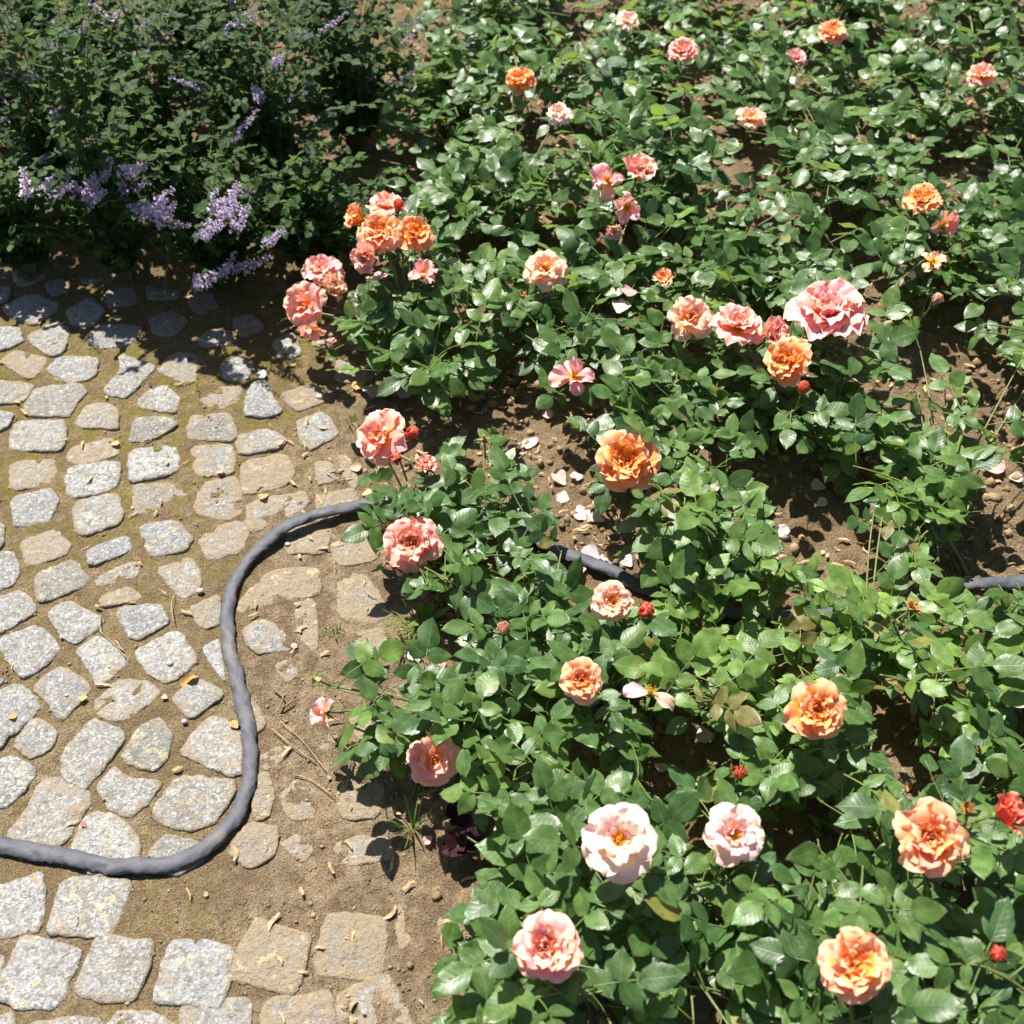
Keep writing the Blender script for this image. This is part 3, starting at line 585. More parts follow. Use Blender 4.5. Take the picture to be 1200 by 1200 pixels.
# ------------------------------------------------------------------ rose bushes
BUSH = [  # ground spot of the root (photograph), label
 (520, 495, 'rose bush with clustered orange and pink blooms beside the catmint'),
 (668, 460, 'rose bush with cream bloom and small wilting pink bloom above bare soil'),
 (850, 420, 'rose bush behind the three pink blooms in upper middle of bed'),
 (905, 575, 'rose bush carrying row of large pink blooms and one orange bloom with red bud'),
 (1120, 400, 'rose bush with small apricot bloom and withered flowers near upper right corner'),
 (1128, 680, 'bloomless rose bush with bare leaning green cane above soil at right'),
 (565, 735, 'rose bush with two pink blooms overhanging the hose at the path edge'),
 (735, 622, 'rose bush holding large round orange bloom in middle of bed'),
 (850, 712, 'low leafy rose bush without blooms right of the hose piece'),
 (600, 950, 'rose bush with pink bloom and wilted branch reaching out over the path'),
 (705, 850, 'rose bush with two small apricot blooms and red bud below the hose'),
 (845, 880, 'light green rose bush with wilted two-petalled bloom, lower middle of bed'),
 (1060, 860, 'pale leafy rose bush with browned flower head at right'),
 (950, 1000, 'rose bush with round apricot bloom and tiny red bud at lower right'),
 (740, 1120, 'rose bush with large very pale pink bloom at front'),
 (1130, 1060, 'rose bush with blurred apricot bloom and fat red bud in lower right corner'),
 (740, 300, 'rose bush with drooping pink flower cluster at the top of bed'),
 (990, 300, 'bloomless rose bush in front of far row, left of the small apricot bloom'),
 (1230, 480, 'rose bush reaching in from the right edge above bare soil'),
 (1220, 870, 'rose bush at right edge, behind the fat red bud'),
 (880, 1130, 'rose bush with smaller pale pink bloom at front, beside bare soil'),
 (570, 330, 'dark shaded rose bush behind the orange bloom cluster'),
 # beyond the photograph's upper and lower edges
 (560, 200, 'far rose bush next to the catmint, left end of the back row'),
 (720, 190, 'far rose bush in the back row, second from the catmint'),
 (880, 190, 'far rose bush in the back row, third from the catmint'),
 (1040, 190, 'far rose bush in the back row, second from right edge'),
 (1210, 210, 'far rose bush at right end of the back row'),
 (600, 85, 'rearmost rose bush nearest the catmint at top of picture'),
 (780, 85, 'rearmost rose bush in top middle with pink bloom'),
 (960, 85, 'rearmost rose bush right of top middle with apricot bloom'),
 (1140, 85, 'rearmost rose bush in top right corner'),
 (620, 1200, 'rose bush at bottom edge nearest the cobbles'),
 (1010, 1250, 'rose bush at bottom edge right of centre'),
 (1230, 1240, 'rose bush in the bottom right corner'),
]
CANOPY = [(430, -80), (435, 250), (445, 330), (400, 345), (372, 395), (392, 440), (440, 452), (520, 478), (532, 512), (470, 520), (425, 560), (432, 600), (440, 660), (472, 695), (522, 700), (525, 775), (430, 790), (440, 860), (475, 895), (540, 935), (545, 1010), (520, 1100), (500, 1260), (1330, 1260), (1330, -80)]
CLEAR = [[(572, 492), (640, 490), (700, 510), (690, 580), (705, 640), (655, 645), (635, 560), (600, 525)], [(650, 632), (720, 635), (772, 690), (762, 715), (690, 690)], [(900, 570), (985, 572), (1000, 645), (955, 672), (908, 648)],
         [(1145, 545), (1215, 545), (1215, 692), (1120, 692), (1100, 650), (1130, 610)], [(1135, 425), (1180, 420), (1190, 495), (1145, 495)], [(1005, 805), (1062, 815), (1080, 880), (1105, 925), (1060, 945), (1035, 890)], [(800, 840), (850, 850), (862, 900), (815, 905)],
         [(905, 940), (985, 950), (990, 1000), (915, 1000)], [(812, 930), (842, 930), (845, 1000), (800, 1000)], [(890, 520), (925, 520), (925, 560), (890, 560)], [(1150, 345), (1195, 350), (1195, 378), (1150, 375)], [(485, 700), (530, 700), (535, 790), (480, 790)]]
# bush, u, v, radius px, height, colour, form, facing (x, towards viewer, up)
BL = [(0, 446, 272, 26, .46, 'apricot', 'full', (-.1, .7, .8)), (0, 486, 275, 24, .45, 'orange', 'full', (.3, .6, .8)), (0, 437, 299, 23, .43, 'pink', 'half', (-.3, .9, .2)), (0, 452, 243, 22, .46, 'pink', 'open', (0, -.1, 1)), (0, 425, 258, 19, .45, 'orange', 'half', (-.8, .3, .6)), (0, 466, 246, 8, .48, 'coral', 'bud', (.2, .1, 1)),
      (0, 358, 357, 28, .36, 'pink', 'open', (-.3, .8, .6)), (0, 377, 318, 25, .37, 'rose', 'open', (.1, .1, 1)), (0, 384, 340, 20, .35, 'cream', 'half', (.6, .3, .6)), (0, 367, 384, 20, .33, 'pink', 'loose', (0, .9, -.1)), (0, 385, 401, 8, .28, 'blush', 'bud', (.3, .6, .3)),
      (0, 497, 322, 22, .38, 'rose', 'loose', (0, .3, 1)),
      (1, 640, 317, 26, .36, 'cream', 'open', (0, .5, .8)), (1, 672, 442, 28, .30, 'rose', 'loose', (0, .6, .8)), (1, 612, 345, 7, .32, 'apricot', 'dead', (0, .2, 1)),
      (3, 808, 373, 28, .38, 'cream', 'open', (.1, .7, .7)), (3, 864, 384, 32, .40, 'pink', 'full', (0, .05, 1)), (3, 897, 393, 24, .37, 'pink', 'half', (.4, .5, .5)), (3, 970, 370, 44, .42, 'rose', 'full', (-.15, -.1, 1)), (3, 925, 423, 29, .38, 'orange', 'full', (-.6, .6, .5)), (3, 940, 459, 9, .38, 'coral', 'bud', (0, .3, 1)),
      (2, 776, 330, 14, .33, 'orange', 'half', (0, .5, .8)),
      (4, 1082, 235, 23, .38, 'orange', 'full', (-.1, .3, 1)), (4, 1106, 262, 22, .34, 'pink', 'loose', (.3, .7, .2)), (4, 1092, 307, 17, .32, 'cream', 'loose', (.2, .2, 1)), (4, 1060, 322, 12, .30, 'pale', 'wilt', (0, .5, .6)), (4, 1094, 355, 8, .26, 'blush', 'bud', (.2, .4, 1)),
      (6, 447, 511, 33, .40, 'pink', 'open', (-.35, .6, .7)), (6, 500, 549, 15, .40, 'pink', 'half', (0, .3, 1)), (6, 483, 637, 35, .38, 'pink', 'full', (0, .75, .75)), (6, 478, 512, 10, .36, 'coral', 'bud', (.5, .2, .7)), (6, 461, 535, 9, .36, 'coral', 'bud', (.2, .6, .3)), (6, 455, 615, 15, .33, 'rose', 'wilt', (-.3, .4, .6)), (6, 462, 665, 14, .28, 'rose', 'wilt', (-.3, .8, 0)), (6, 568, 514, 6, .33, 'orange', 'dead', (0, .2, 1)),
      (7, 735, 540, 38, .36, 'orange', 'full', (.02, .8, .75)),
      (9, 508, 890, 33, .33, 'pink', 'open', (.15, .75, .6)), (9, 380, 835, 20, .26, 'rose', 'loose', (-.4, .6, .4)), (9, 367, 795, 12, .27, 'pink', 'wilt', (-.6, .3, .6)), (9, 590, 741, 10, .36, 'blush', 'bud', (0, .2, 1)),
      (10, 718, 706, 23, .34, 'cream', 'full', (0, .7, .7)), (10, 752, 718, 12, .33, 'coral', 'bud', (.3, .5, .8)), (10, 682, 797, 25, .38, 'apricot', 'full', (-.1, .7, .7)),
      (11, 762, 812, 32, .44, 'blush', 'wilt', (0, .2, 1)),
      (12, 1068, 712, 13, .46, 'orange', 'dead', (0, .3, 1)),
      (13, 955, 833, 37, .40, 'orange', 'full', (0, .75, .75)), (13, 866, 908, 11, .36, 'coral', 'bud', (-.1, .4, 1)),
      (14, 725, 985, 46, .46, 'pale', 'open', (-.1, .5, .9)), (20, 860, 978, 37, .40, 'pale', 'open', (0, .55, .8)),
      (15, 1090, 982, 43, .50, 'apricot', 'full', (-.1, .65, .75)), (15, 1168, 955, 30, .50, 'coral', 'half', (.5, .2, .6)), (15, 1132, 947, 13, .46, 'cream', 'dead', (0, .5, 1)),
      (16, 712, 213, 24, .40, 'rose', 'loose', (-.2, .6, .6)), (16, 733, 243, 21, .38, 'rose', 'loose', (.3, .7, .2)), (16, 746, 208, 24, .40, 'pink', 'half', (.2, .3, .9)), (16, 719, 268, 13, .34, 'blush', 'half', (0, .8, .1)),
      (28, 800, 60, 17, .42, 'pink', 'full', (0, .5, .9)), (29, 975, 40, 18, .42, 'apricot', 'full', (0, .5, .9)), (29, 930, 75, 15, .40, 'rose', 'half', (.1, .3, 1)), (27, 610, 95, 17, .42, 'orange', 'full', (-.1, .5, .9)), (24, 880, 140, 18, .38, 'cream', 'open', (0, .4, 1)), (30, 1150, 90, 18, .40, 'pink', 'full', (0, .4, 1)), (23, 655, 135, 16, .38, 'pale', 'open', (0, .4, 1)), (28, 735, 25, 14, .42, 'pale', 'open', (0, .4, 1)),
      (31, 640, 1110, 44, .42, 'pink', 'full', (0, .5, .9)), (32, 1000, 1130, 46, .46, 'apricot', 'full', (.1, .5, .9)), (33, 1165, 1120, 12, .5, 'coral', 'bud', (0, .3, 1))]
HF = {0: 0.62, 6: 0.38, 9: 0.44}
BL = [(b, u, v, rp, h * (0.38 if b == 0 and u < 400 else HF.get(b, 0.62)), kd, fm, (fc[0], fc[1] * 0.6, fc[2])) for b, u, v, rp, h, kd, fm, fc in BL]
bx = []
for u, v, lab in BUSH:
    if (u, v) != (1128, 680): v -= 45
    p = P(u, v); p.z = gz1(p) - 0.004
    bx.append(tag(obj('rose_bush', None, loc=p), lab, 'rose bush', 'rose bushes planted in the bed'))
BASE = [b.location.copy() for b in bx]
bpos = [(P(u, v, h), rp * px(P(u, v, h))[2] / F) for (_, u, v, rp, h, _, _, _) in BL]
bpx = [(u, v, rp, px(P(u, v, h))[2]) for (_, u, v, rp, h, _, _, _) in BL]
count = [0] * len(bx)
def cane_curve(base, tip, r, droop=0.0):
    d = tip - base; p1 = base + Vector((d.x * 0.18 + r.uniform(-.03, .03), d.y * 0.18 + r.uniform(-.03, .03), d.z * (0.78 + droop)))
    return [bez(base, p1, tip, t / 14) for t in range(15)]
def thorns(mb, c, r, n):
    for _ in range(n):
        i = r.randint(2, len(c) - 3); p = c[i].lerp(c[i + 1], r.random()); t = (c[i + 1] - c[i]).normalized(); a = r.uniform(0, 6.28)
        o = (t.orthogonal().normalized()); o.rotate(Quaternion(t, a)); s_ = 0.0022
        mb.add([p + t * s_, p - t * s_, p + t.cross(o) * s_ * .6, p + o * 0.007 - t * 0.002], [(0, 2, 3), (2, 1, 3), (1, 0, 3)])
YOUNG = {11: 0.6, 12: 0.7, 13: 0.2, 8: 0.25, 5: 0.3, 19: 0.3, 3: 0.1}
CANES = {}
def canes(bi):
    if bi not in CANES:
        r = random.Random(4000 + bi); out = []
        if bi == 5: ends = [P(1050, 520, .26) - Vector((0, 0, .12))]
        a0 = r.uniform(0, 6.28)
        for k in range(3 if bi != 5 else 1):
            a = a0 + k * 2.1 + r.uniform(-.4, .4); e = BASE[bi] + Vector((math.cos(a) * .075, math.sin(a) * .075, r.uniform(.045, .075)))
            if bi == 5: e = P(1095, 612, .10)
            b = BASE[bi] + Vector((math.cos(a) * .012, math.sin(a) * .012, -.01)); c = [bez(b, b.lerp(e, .4) + Vector((0, 0, .02)), e, t / 6) - BASE[bi] for t in range(7)]
            mb = MB(); tube(mb, c, [0.0048 - 0.0015 * i / 6 for i in range(7)], 7); thorns(mb, c, r, 5); obj('stem', mb.mesh('stem', WOOD), bx[bi]); out.append(e)
        CANES[bi] = out
    return CANES[bi]
def nearest_cane(bi, tip): return min(canes(bi), key=lambda e: (e.xy - tip.xy).length)
def put_leaf(bi, pos, az, el, roll, sc, young, r, force=False):
    extra = count[bi] > 288
    stalk, sp = CVAR[r.randrange(10)]
    M = Matrix.Translation(pos - BASE[bi]) @ Matrix.Rotation(az - math.pi / 2, 4, 'Z') @ Matrix.Rotation(el, 4, 'X') @ Matrix.Rotation(roll, 4, 'Y') @ Matrix.Scale(sc, 4)
    W = Matrix.Translation(BASE[bi]) @ M
    good = []
    for loc, a, e, ro, s_ in sp:
        m2 = Matrix.Translation(loc) @ Matrix.Rotation(a, 4, 'Z') @ Matrix.Rotation(e, 4, 'X') @ Matrix.Rotation(ro, 4, 'Y') @ Matrix.Scale(s_, 4)
        c = (W @ m2) @ Vector((0, 0.5, 0))
        if c.z < 0.022: continue
        u, v, z = px(c)
        if not force:
            if not inpoly(u, v, CANOPY): continue
            if any(inpoly(u, v, q) for q in CLEAR): continue
        ok = True
        for (bu, bv, br, bz) in bpx:
            d = math.hypot(u - bu, v - bv)
            if d < br + 15 and z < bz + 0.03 and (z < bz - 0.05 or d < br): ok = False; break
        if ok: good.append(m2)
    if len(good) < 2: return False
    if extra:
        fm = FOL.setdefault(bi, MB())
        for m2 in good:
            me = r.choice(LM); W2 = M @ m2; fm.add([W2 @ q.co for q in me.vertices], LMF, LMU)
        count[bi] += len(good); return True
    lf = obj('leaf', stalk, bx[bi], M)
    tone = r.random(); g0 = (0.036, 0.084, 0.025); g1 = (0.084, 0.155, 0.036); gy = (0.17, 0.27, 0.045)
    base = [g0[i] + (g1[i] - g0[i]) * tone for i in range(3)]; base = [base[i] + (gy[i] - base[i]) * young for i in range(3)]
    if young > .45 and r.random() < .25: base = [0.15, 0.13, 0.04]
    for m2 in good:
        k_ = r.uniform(0.85, 1.15); col = [c * k_ for c in base]
        if r.random() < 0.006: col = [0.17, 0.17, 0.04]
        obj('leaflet', r.choice(LM), lf, m2, color=(*col, 1)); count[bi] += 1
    return True
def shoot(bi, tip, r, nleaf=6, t0=0.1, thick=0.0026, young=0.0, force=False, from_root=False):
    b0 = BASE[bi]; base = (b0 + Vector((0, 0, -.005))) if from_root else nearest_cane(bi, tip); c = cane_curve(base, tip, r)
    if not force and sum(1 for p in c if any(inpoly(*px(p)[:2], q) for q in CLEAR)) > 2: return
    a = r.uniform(0, 6.28); last = 0
    for i in range(nleaf):
        t = t0 + (0.98 - t0) * i / max(1, nleaf - 1)
        f_ = t * 14; j = min(13, int(f_)); p = c[j].lerp(c[j + 1], f_ - j); a += 2.4 + r.uniform(-.35, .35)
        top = i / max(1, nleaf - 1)
        if put_leaf(bi, p, a, R(r.uniform(-8, 22) + 18 * top), R(r.uniform(-28, 28)), r.uniform(0.74, 1.20) * (1.05 - 0.22 * top * (young > .3)), young * r.uniform(0.5, 1) + (0.25 if top > .9 and r.random() < .35 else 0), r, force): last = j + 1
    if last:
        c = c[:last + 1]; mb = MB(); k = len(c) - 1; tube(mb, [p - b0 for p in c], [thick * (1 - 0.55 * i / max(k, 1)) for i in range(k + 1)], 6)
        if k > 6: thorns(mb, [p - b0 for p in c], r, 5)
        obj('stem', mb.mesh('stem', STEM), bx[bi])
# flower stems first, then leafy shoots spread over the canopy
for i, (bi, u, v, rp, h, kind, form, fc) in enumerate(BL):
    r = random.Random(300 + i); pos, rad = bpos[i]; face = Vector((fc[0], -fc[1], fc[2])).normalized()
    bloom(bx[bi], BASE[bi], pos, kind, rad, form, face, 700 + i)
    neck = pos - face * 0.012; d = Vector((neck.x, neck.y, 0)) - Vector((BASE[bi].x, BASE[bi].y, 0))
    base = nearest_cane(bi, neck); d = neck - base
    p1 = base + Vector((d.x * .3, d.y * .3, d.z * .75)); p2 = neck - face * 0.035 - Vector((0, 0, 0.01))
    c = [bez(base, p1, p2, t / 12) for t in range(12)]; c += [bez(p2, p2 + face * 0.03, neck, t / 4) for t in range(5)]
    mb = MB(); tube(mb, [p - BASE[bi] for p in c], [0.0030 - 0.0014 * q / (len(c) - 1) for q in range(len(c))], 6); thorns(mb, [p - BASE[bi] for p in c], r, 8)
    obj('stem', mb.mesh('stem', STEM), bx[bi])
    a = r.uniform(0, 6.28)
    for q in range(4):
        a += 2.3; put_leaf(bi, c[6 + 2 * q - 1] if q < 3 else c[11], a, R(r.uniform(-5, 25)), R(r.uniform(-25, 25)), r.uniform(.85, 1.1), YOUNG.get(bi, 0) * .6, r)
# the branch that leans out over the path
shoot(9, P(388, 805, .10), random.Random(5), 6, 0.5, 0.003, force=True, from_root=True)
shoot(9, P(420, 866, .10), random.Random(8), 4, 0.6, 0.0025, force=True, from_root=True)
shoot(9, P(455, 805, .12), random.Random(9), 4, 0.55, 0.0025, force=True, from_root=True)
shoot(6, P(455, 585, .12), random.Random(6), 5, 0.55, 0.0026, force=True)
def hgt(u, v): return 0.165 + 0.15 * float(fbm(np.array([u / 130.0]), np.array([v / 110.0]), 2, 8)[0])
tips = []
r = random.Random(11); v = -70
while v < 1260:
    sp_ = 31 + max(0, v) * 0.030; u = 380 + r.uniform(0, sp_)
    while u < 1330:
        tips.append((u + r.uniform(-.4, .4) * sp_, v + r.uniform(-.4, .4) * sp_)); u += sp_
    v += sp_ * 0.82
tips = [t for t in tips if inpoly(t[0], t[1], CANOPY) and not any(inpoly(t[0], t[1], q) for q in CLEAR)]
r.shuffle(tips)
for u, v in tips:
    h = min(0.30, max(0.07, hgt(u, v)))
    if u < 600 and v > 480: h = min(h, 0.15)
    tip = P(u, v, h)
    if min((b_.xy - tip.xy).length for b_ in BASE) > 0.34: continue
    ds = sorted(range(len(bx)), key=lambda i: (BASE[i].xy - tip.xy).length + 0.0012 * count[i])
    bi = ds[0]
    if count[bi] > 280 and len(ds) > 1 and count[ds[1]] < 240: bi = ds[1]
    y = YOUNG.get(bi, 0.0)
    shoot(bi, tip, r, r.randint(4, 6), 0.12, young=y if r.random() < .7 else 0)
for bi, fm in FOL.items():
    o = obj('foliage', fm.mesh('foliage', LEAF), bx[bi], color=(0.058, 0.118, 0.028, 1)); o['kind'] = 'stuff'
mb = MB(); b0 = BASE[5]; tube(mb, [p - b0 for p in catmull([b0 - Vector((0, 0, .01)), P(1114, 645, .05), P(1095, 612, .10), P(1060, 560, .17)], 6)], [0.0065 - 0.003 * i / 18 for i in range(19)], 8); obj('stem', mb.mesh('stem', WOOD), bx[5])

# ------------------------------------------------------------------ catmint along the upper left
CLM = [leaf_mesh('leaf', CLEAF, 0.3, rng.uniform(0, .35), 0.04, 0.72, 6, 0.09, 90 + k) for k in range(6)]
def spike_mesh(seed):
    r = random.Random(seed); mb = MB(); Ln = 0.10
    tube(mb, [(0, 0, 0), (0.003, 0, Ln * .5), (0, 0.002, Ln)], [0.0011, 0.0009, 0.0005], 4)
    for k in range(9):
        z = Ln * (0.12 + 0.86 * k / 8); sz = 1.15 - 0.55 * k / 8; nf = 8 if k < 6 else 5
        for j in range(nf):
            a = r.uniform(0, 6.28); e = r.uniform(-.1, .7); d = Vector((math.cos(a) * math.cos(e), math.sin(a) * math.cos(e), math.sin(e))); l = 0.0125 * sz * r.uniform(.75, 1.2); b = Vector((0, 0, z + r.uniform(-.003, .003))); s_ = d.cross(Vector((0, 0, 1))).normalized(); up = s_.cross(d)
            q = b + d * l * .55; wd = 0.0013 * sz
            mb.add([b, q + s_ * wd, q + up * wd, q - s_ * wd, q - up * wd], [(0, 1, 2), (0, 2, 3), (0, 3, 4), (0, 4, 1)])
            e1 = q + d * l * .45; mb.add([q + s_ * wd, q - s_ * wd, e1 - s_ * wd * 2.0 - up * .002, e1 + s_ * wd * 2.0 - up * .002], [(0, 1, 2, 3)]); mb.add([q + s_ * wd, q - s_ * wd, q + up * .004 * sz + d * .002 - s_ * wd, q + up * .004 * sz + d * .002 + s_ * wd], [(0, 1, 2, 3)])
    return mb.mesh('flower_spike', VIOL)
SPK = [spike_mesh(k) for k in range(4)]
CAT = [(35, 322, 'catmint plant hanging over the cobbles at the left edge', 1), (150, 330, 'catmint plant with violet spikes, second from left along the cobbles', 1), (262, 338, 'catmint plant with low violet spikes reaching over the cobbles toward the roses', 1), (372, 325, 'shaded catmint plant directly left of the pink rose cluster', 1),
       (90, 245, 'catmint plant in second row near the left edge', 0), (215, 248, 'catmint plant in middle of second row', 0), (335, 250, 'catmint plant in second row behind the pink rose cluster', 0), (20, 175, 'catmint plant in far upper left corner', 0), (150, 175, 'far catmint plant in upper left, second from left edge', 0), (290, 175, 'far catmint plant in upper left, third from left edge', 0), (420, 180, 'far catmint plant beside the back row of roses', 0), (70, 100, 'rearmost catmint plant at left of top edge', 0), (230, 100, 'rearmost catmint plant in middle of its row at top', 0), (390, 100, 'rearmost catmint plant nearest the roses at top', 0)]
SPIK = [[(25, 212), (45, 208), (60, 214), (72, 206), (85, 212), (100, 222), (108, 212)], [(140, 208), (150, 230), (158, 236), (165, 240), (174, 236), (182, 243), (155, 205), (190, 240)], [(228, 322), (258, 308), (285, 300), (245, 235), (252, 228), (262, 225), (270, 232), (272, 252), (232, 262), (240, 250), (262, 240), (238, 316), (270, 303)], [(310, 270)], [], [], [], [], [], [], [], [], [], []]
for ci, (u, v, lab, near) in enumerate(CAT):
    r = random.Random(1200 + ci); b0 = P(u, v); b0.z = gz1(b0) - .004
    root = tag(obj('catmint_plant', None, loc=b0), lab, 'catmint', 'catmint plants along the upper left')
    stems = MB(); fol = MB(); nl = 0
    tipsC = [P(a, b, 0.15 if b > 290 else 0.30) for a, b in SPIK[ci]]
    ns = 56 if near else 66
    for k in range(ns + len(tipsC)):
        a = r.uniform(0, 6.28); rad = r.uniform(0.04, 0.24)
        if k >= ns: tip = tipsC[k - ns] - b0 ; tip = Vector((tip.x, tip.y, tip.z - .03))
        else: tip = Vector((math.cos(a) * rad * 1.1, math.sin(a) * rad * 0.9, r.uniform(0.16, (0.36, 0.50, 0.44, 0.34)[ci] if near else 0.66) * (1 - 0.35 * rad / .24)))
        if ci == 1 and k < 12: tip = Vector((r.uniform(-.16, .2), r.uniform(-.05, .08), r.uniform(.5, .66)))  # extra tall stems, added so their dappled shade reaches farther over the cobbles
        if near and k < ns and tip.y < -0.02: tip.y *= 0.55
        p1 = Vector((tip.x * .25, tip.y * .25, tip.z * 0.95)); c = [bez(Vector((tip.x * .08, tip.y * .08, 0)), p1, tip, t / 9) for t in range(10)]
        tube(stems, c, [0.0014 - 0.0007 * i / 9 for i in range(10)], 4, False)
        for i in range(8):
            t = 0.25 + 0.74 * i / 7; p = c[min(9, int(t * 9.3))]
            for sg in (0, math.pi):
                az = a + i * 1.57 + sg + r.uniform(-.4, .4); sc = r.uniform(0.020, 0.038) * (1.15 - 0.4 * t); el = R(r.uniform(-35, 25))
                M = Matrix.Translation(p) @ Matrix.Rotation(az, 4, 'Z') @ Matrix.Rotation(el, 4, 'X') @ Matrix.Rotation(R(r.uniform(-30, 30)), 4, 'Y') @ Matrix.Scale(sc, 4)
                if near and nl < 290 and t > 0.42:
                    k_ = r.uniform(.7, 1.3); obj('leaf', r.choice(CLM), root, M, color=(0.034 * k_, 0.078 * k_, 0.012 * k_, 1)); nl += 1
                else:
                    ms = CLM[r.randrange(6)]; fol.add([M @ q.co for q in ms.vertices], [tuple(q.vertices) for q in ms.polygons], [((j % 5) / 4, (j // 5) / 6) for j in range(len(ms.vertices))])
        if k >= ns or r.random() < (0.04 if near else 0.10):
            d = (c[-1] - c[-3]).normalized() if k < ns else Vector((r.uniform(.1, .9), -r.uniform(0, .5), .55)).normalized(); q = d.to_track_quat('Z', 'Y').to_matrix().to_4x4()
            obj('flower_spike', r.choice(SPK), root, Matrix.Translation(c[-1] - d * 0.02) @ q @ Matrix.Scale(r.uniform(0.75, 1.1), 4))
    obj('stems', stems.mesh('stems', CSTEM), root)
    if fol.v:
        fo = obj('foliage', fol.mesh('foliage', CLEAF), root, color=(0.026, 0.06, 0.014, 1)); fo['kind'] = 'stuff'

# ------------------------------------------------------------------ petals, dry leaves, pebbles and weeds lying about
def lying(name, u, v, rp, col, label, cat, seed, ms=None, lift=0.006, alpha=0.0, group=None):
    r = random.Random(seed); p = P(u, v, 0.012); p.z = max(gz1(p), 0.008 if u < 470 else -1) + lift; s_ = rp * 2 * px(p)[2] / F
    M = Matrix.Translation(p) @ Matrix.Rotation(r.uniform(0, 6.28), 4, 'Z') @ Matrix.Rotation(R(r.uniform(-14, 14)), 4, 'X') @ Matrix.Rotation(R(r.uniform(-14, 14)), 4, 'Y') @ Matrix.Scale(s_, 4) @ Matrix.Translation((0, -.5, 0))
    return tag(obj(name, r.choice(ms or FALL), None, M, color=(*col, alpha)), label, cat, group)
FALL = [petal_mesh(60 + k, 0.5, 0.15, 0.1, 0.06, 0.95, 0.03, TINT) for k in range(4)]
DLEAF = [leaf_mesh('dry_leaf', TINT, 0.6, 0.4, 0.08, 0.45, 6, 0.05, 130 + k, 1.2) for k in range(3)]
WH, PK, LI = (0.60, 0.50, 0.45), (0.66, 0.38, 0.35), (0.46, 0.38, 0.40)
for i, (u, v, rp, c, lab) in enumerate([
 (441, 461, 17, LI, 'large pale lilac fallen petal beside the path under the upper left bush'), (474, 463, 12, LI, 'fallen lilac petal half under leaves right of the large lilac petal'), (306, 440, 7, WH, 'small pale pink petal on soil above the blue-grey wedge stone'),
 (655, 568, 11, WH, 'brightest white fallen petal on dark soil left of the big orange bloom'), (674, 566, 9, LI, 'greyish petal touching the brightest white petal left of the orange bloom'), (659, 588, 9, WH, 'oval white petal below the brightest white petal on bare soil'), (681, 607, 11, WH, 'white petal of overlapping pair above the short hose piece'), (698, 615, 10, WH, 'pinkish white petal, right one of overlapping pair above the hose'),
 (763, 581, 9, LI, 'shaded grey petal on soil below right of the orange bloom'), (743, 587, 7, WH, 'small shaded petal just below the big orange bloom'), (692, 655, 12, LI, 'pale petal leaning on the upper side of the short hose piece, left'), (712, 660, 12, WH, 'pale petal against the short hose piece, middle'), (733, 663, 10, LI, 'pale petal against the short hose piece, upper right'), (742, 684, 9, PK, 'pink petal lying on top of the short hose piece'), (678, 676, 9, PK, 'dull pink petal below the left end of the short hose piece'),
 (1163, 549, 13, PK, 'pink streaked fallen petal on bare soil at right edge'), (1190, 560, 8, WH, 'small white petal right of the pink streaked petal at right edge'), (956, 578, 9, WH, 'upright white petal on soil gap right of centre'), (982, 577, 9, PK, 'pinkish petal in shade right of the upright white petal'), (961, 594, 7, WH, 'tiny cream petal under the upright white petal'), (938, 675, 10, WH, 'white petal on soil above the pale leafy bush'), (915, 628, 9, LI, 'grey petal on shaded soil left of the bare cane bush'),
 (823, 868, 12, WH, 'white petal on soil at lower middle beside a wiry stalk'), (774, 907, 9, WH, 'white petal deep among leaves at lower middle'), (898, 917, 10, WH, 'white petal at right of the tiny red bud'), (944, 877, 8, WH, 'small pale petal below the round apricot bloom'), (486, 772, 9, WH, 'pale pink petal among weeds at the bed edge'), (519, 790, 9, PK, 'pink petal at bed edge right of the weeds'), (502, 989, 6, PK, 'small pink petal on soil at the lower bed edge'), (641, 495, 7, PK, 'small pink petal on shaded soil at top of the bare patch'), (620, 527, 9, WH, 'white petal at left of the bare soil patch'), (625, 521, 6, LI, 'tiny lilac petal by the white one in bare soil patch')]):
    lying('fallen_petal', u, v, rp, c, lab, 'petal', 2000 + i)
for i, (u, v, h, rp, lab) in enumerate([(447, 332, .16, 11, 'pale petal caught on leaves below the orange bloom cluster'), (532, 317, .15, 9, 'pale petal caught on leaves right of the drooping pink flower'), (727, 367, .16, 11, 'white petal caught on leaves left of the row of pink blooms'), (736, 353, .17, 9, 'pinkish petal caught on leaves just above the white one'), (775, 437, .15, 9, 'cream petal caught on leaves below the row of pink blooms'), (925, 372, .10, 7, 'small petal caught on leaves behind the large pink bloom'), (1008, 295, .14, 8, 'pale petal caught on leaves at upper right'), (1043, 405, .12, 9, 'greyish petal caught on leaves right of the large pink bloom'), (1060, 770, .16, 8, 'small petal caught on pale leaves at right')]):
    o = lying('fallen_petal', u, v, rp, WH if i % 3 else PK, lab, 'petal', 2050 + i); q = P(u, v, h); o.location += Vector((q.x, q.y, q.z)) - P(u, v, 0.012)
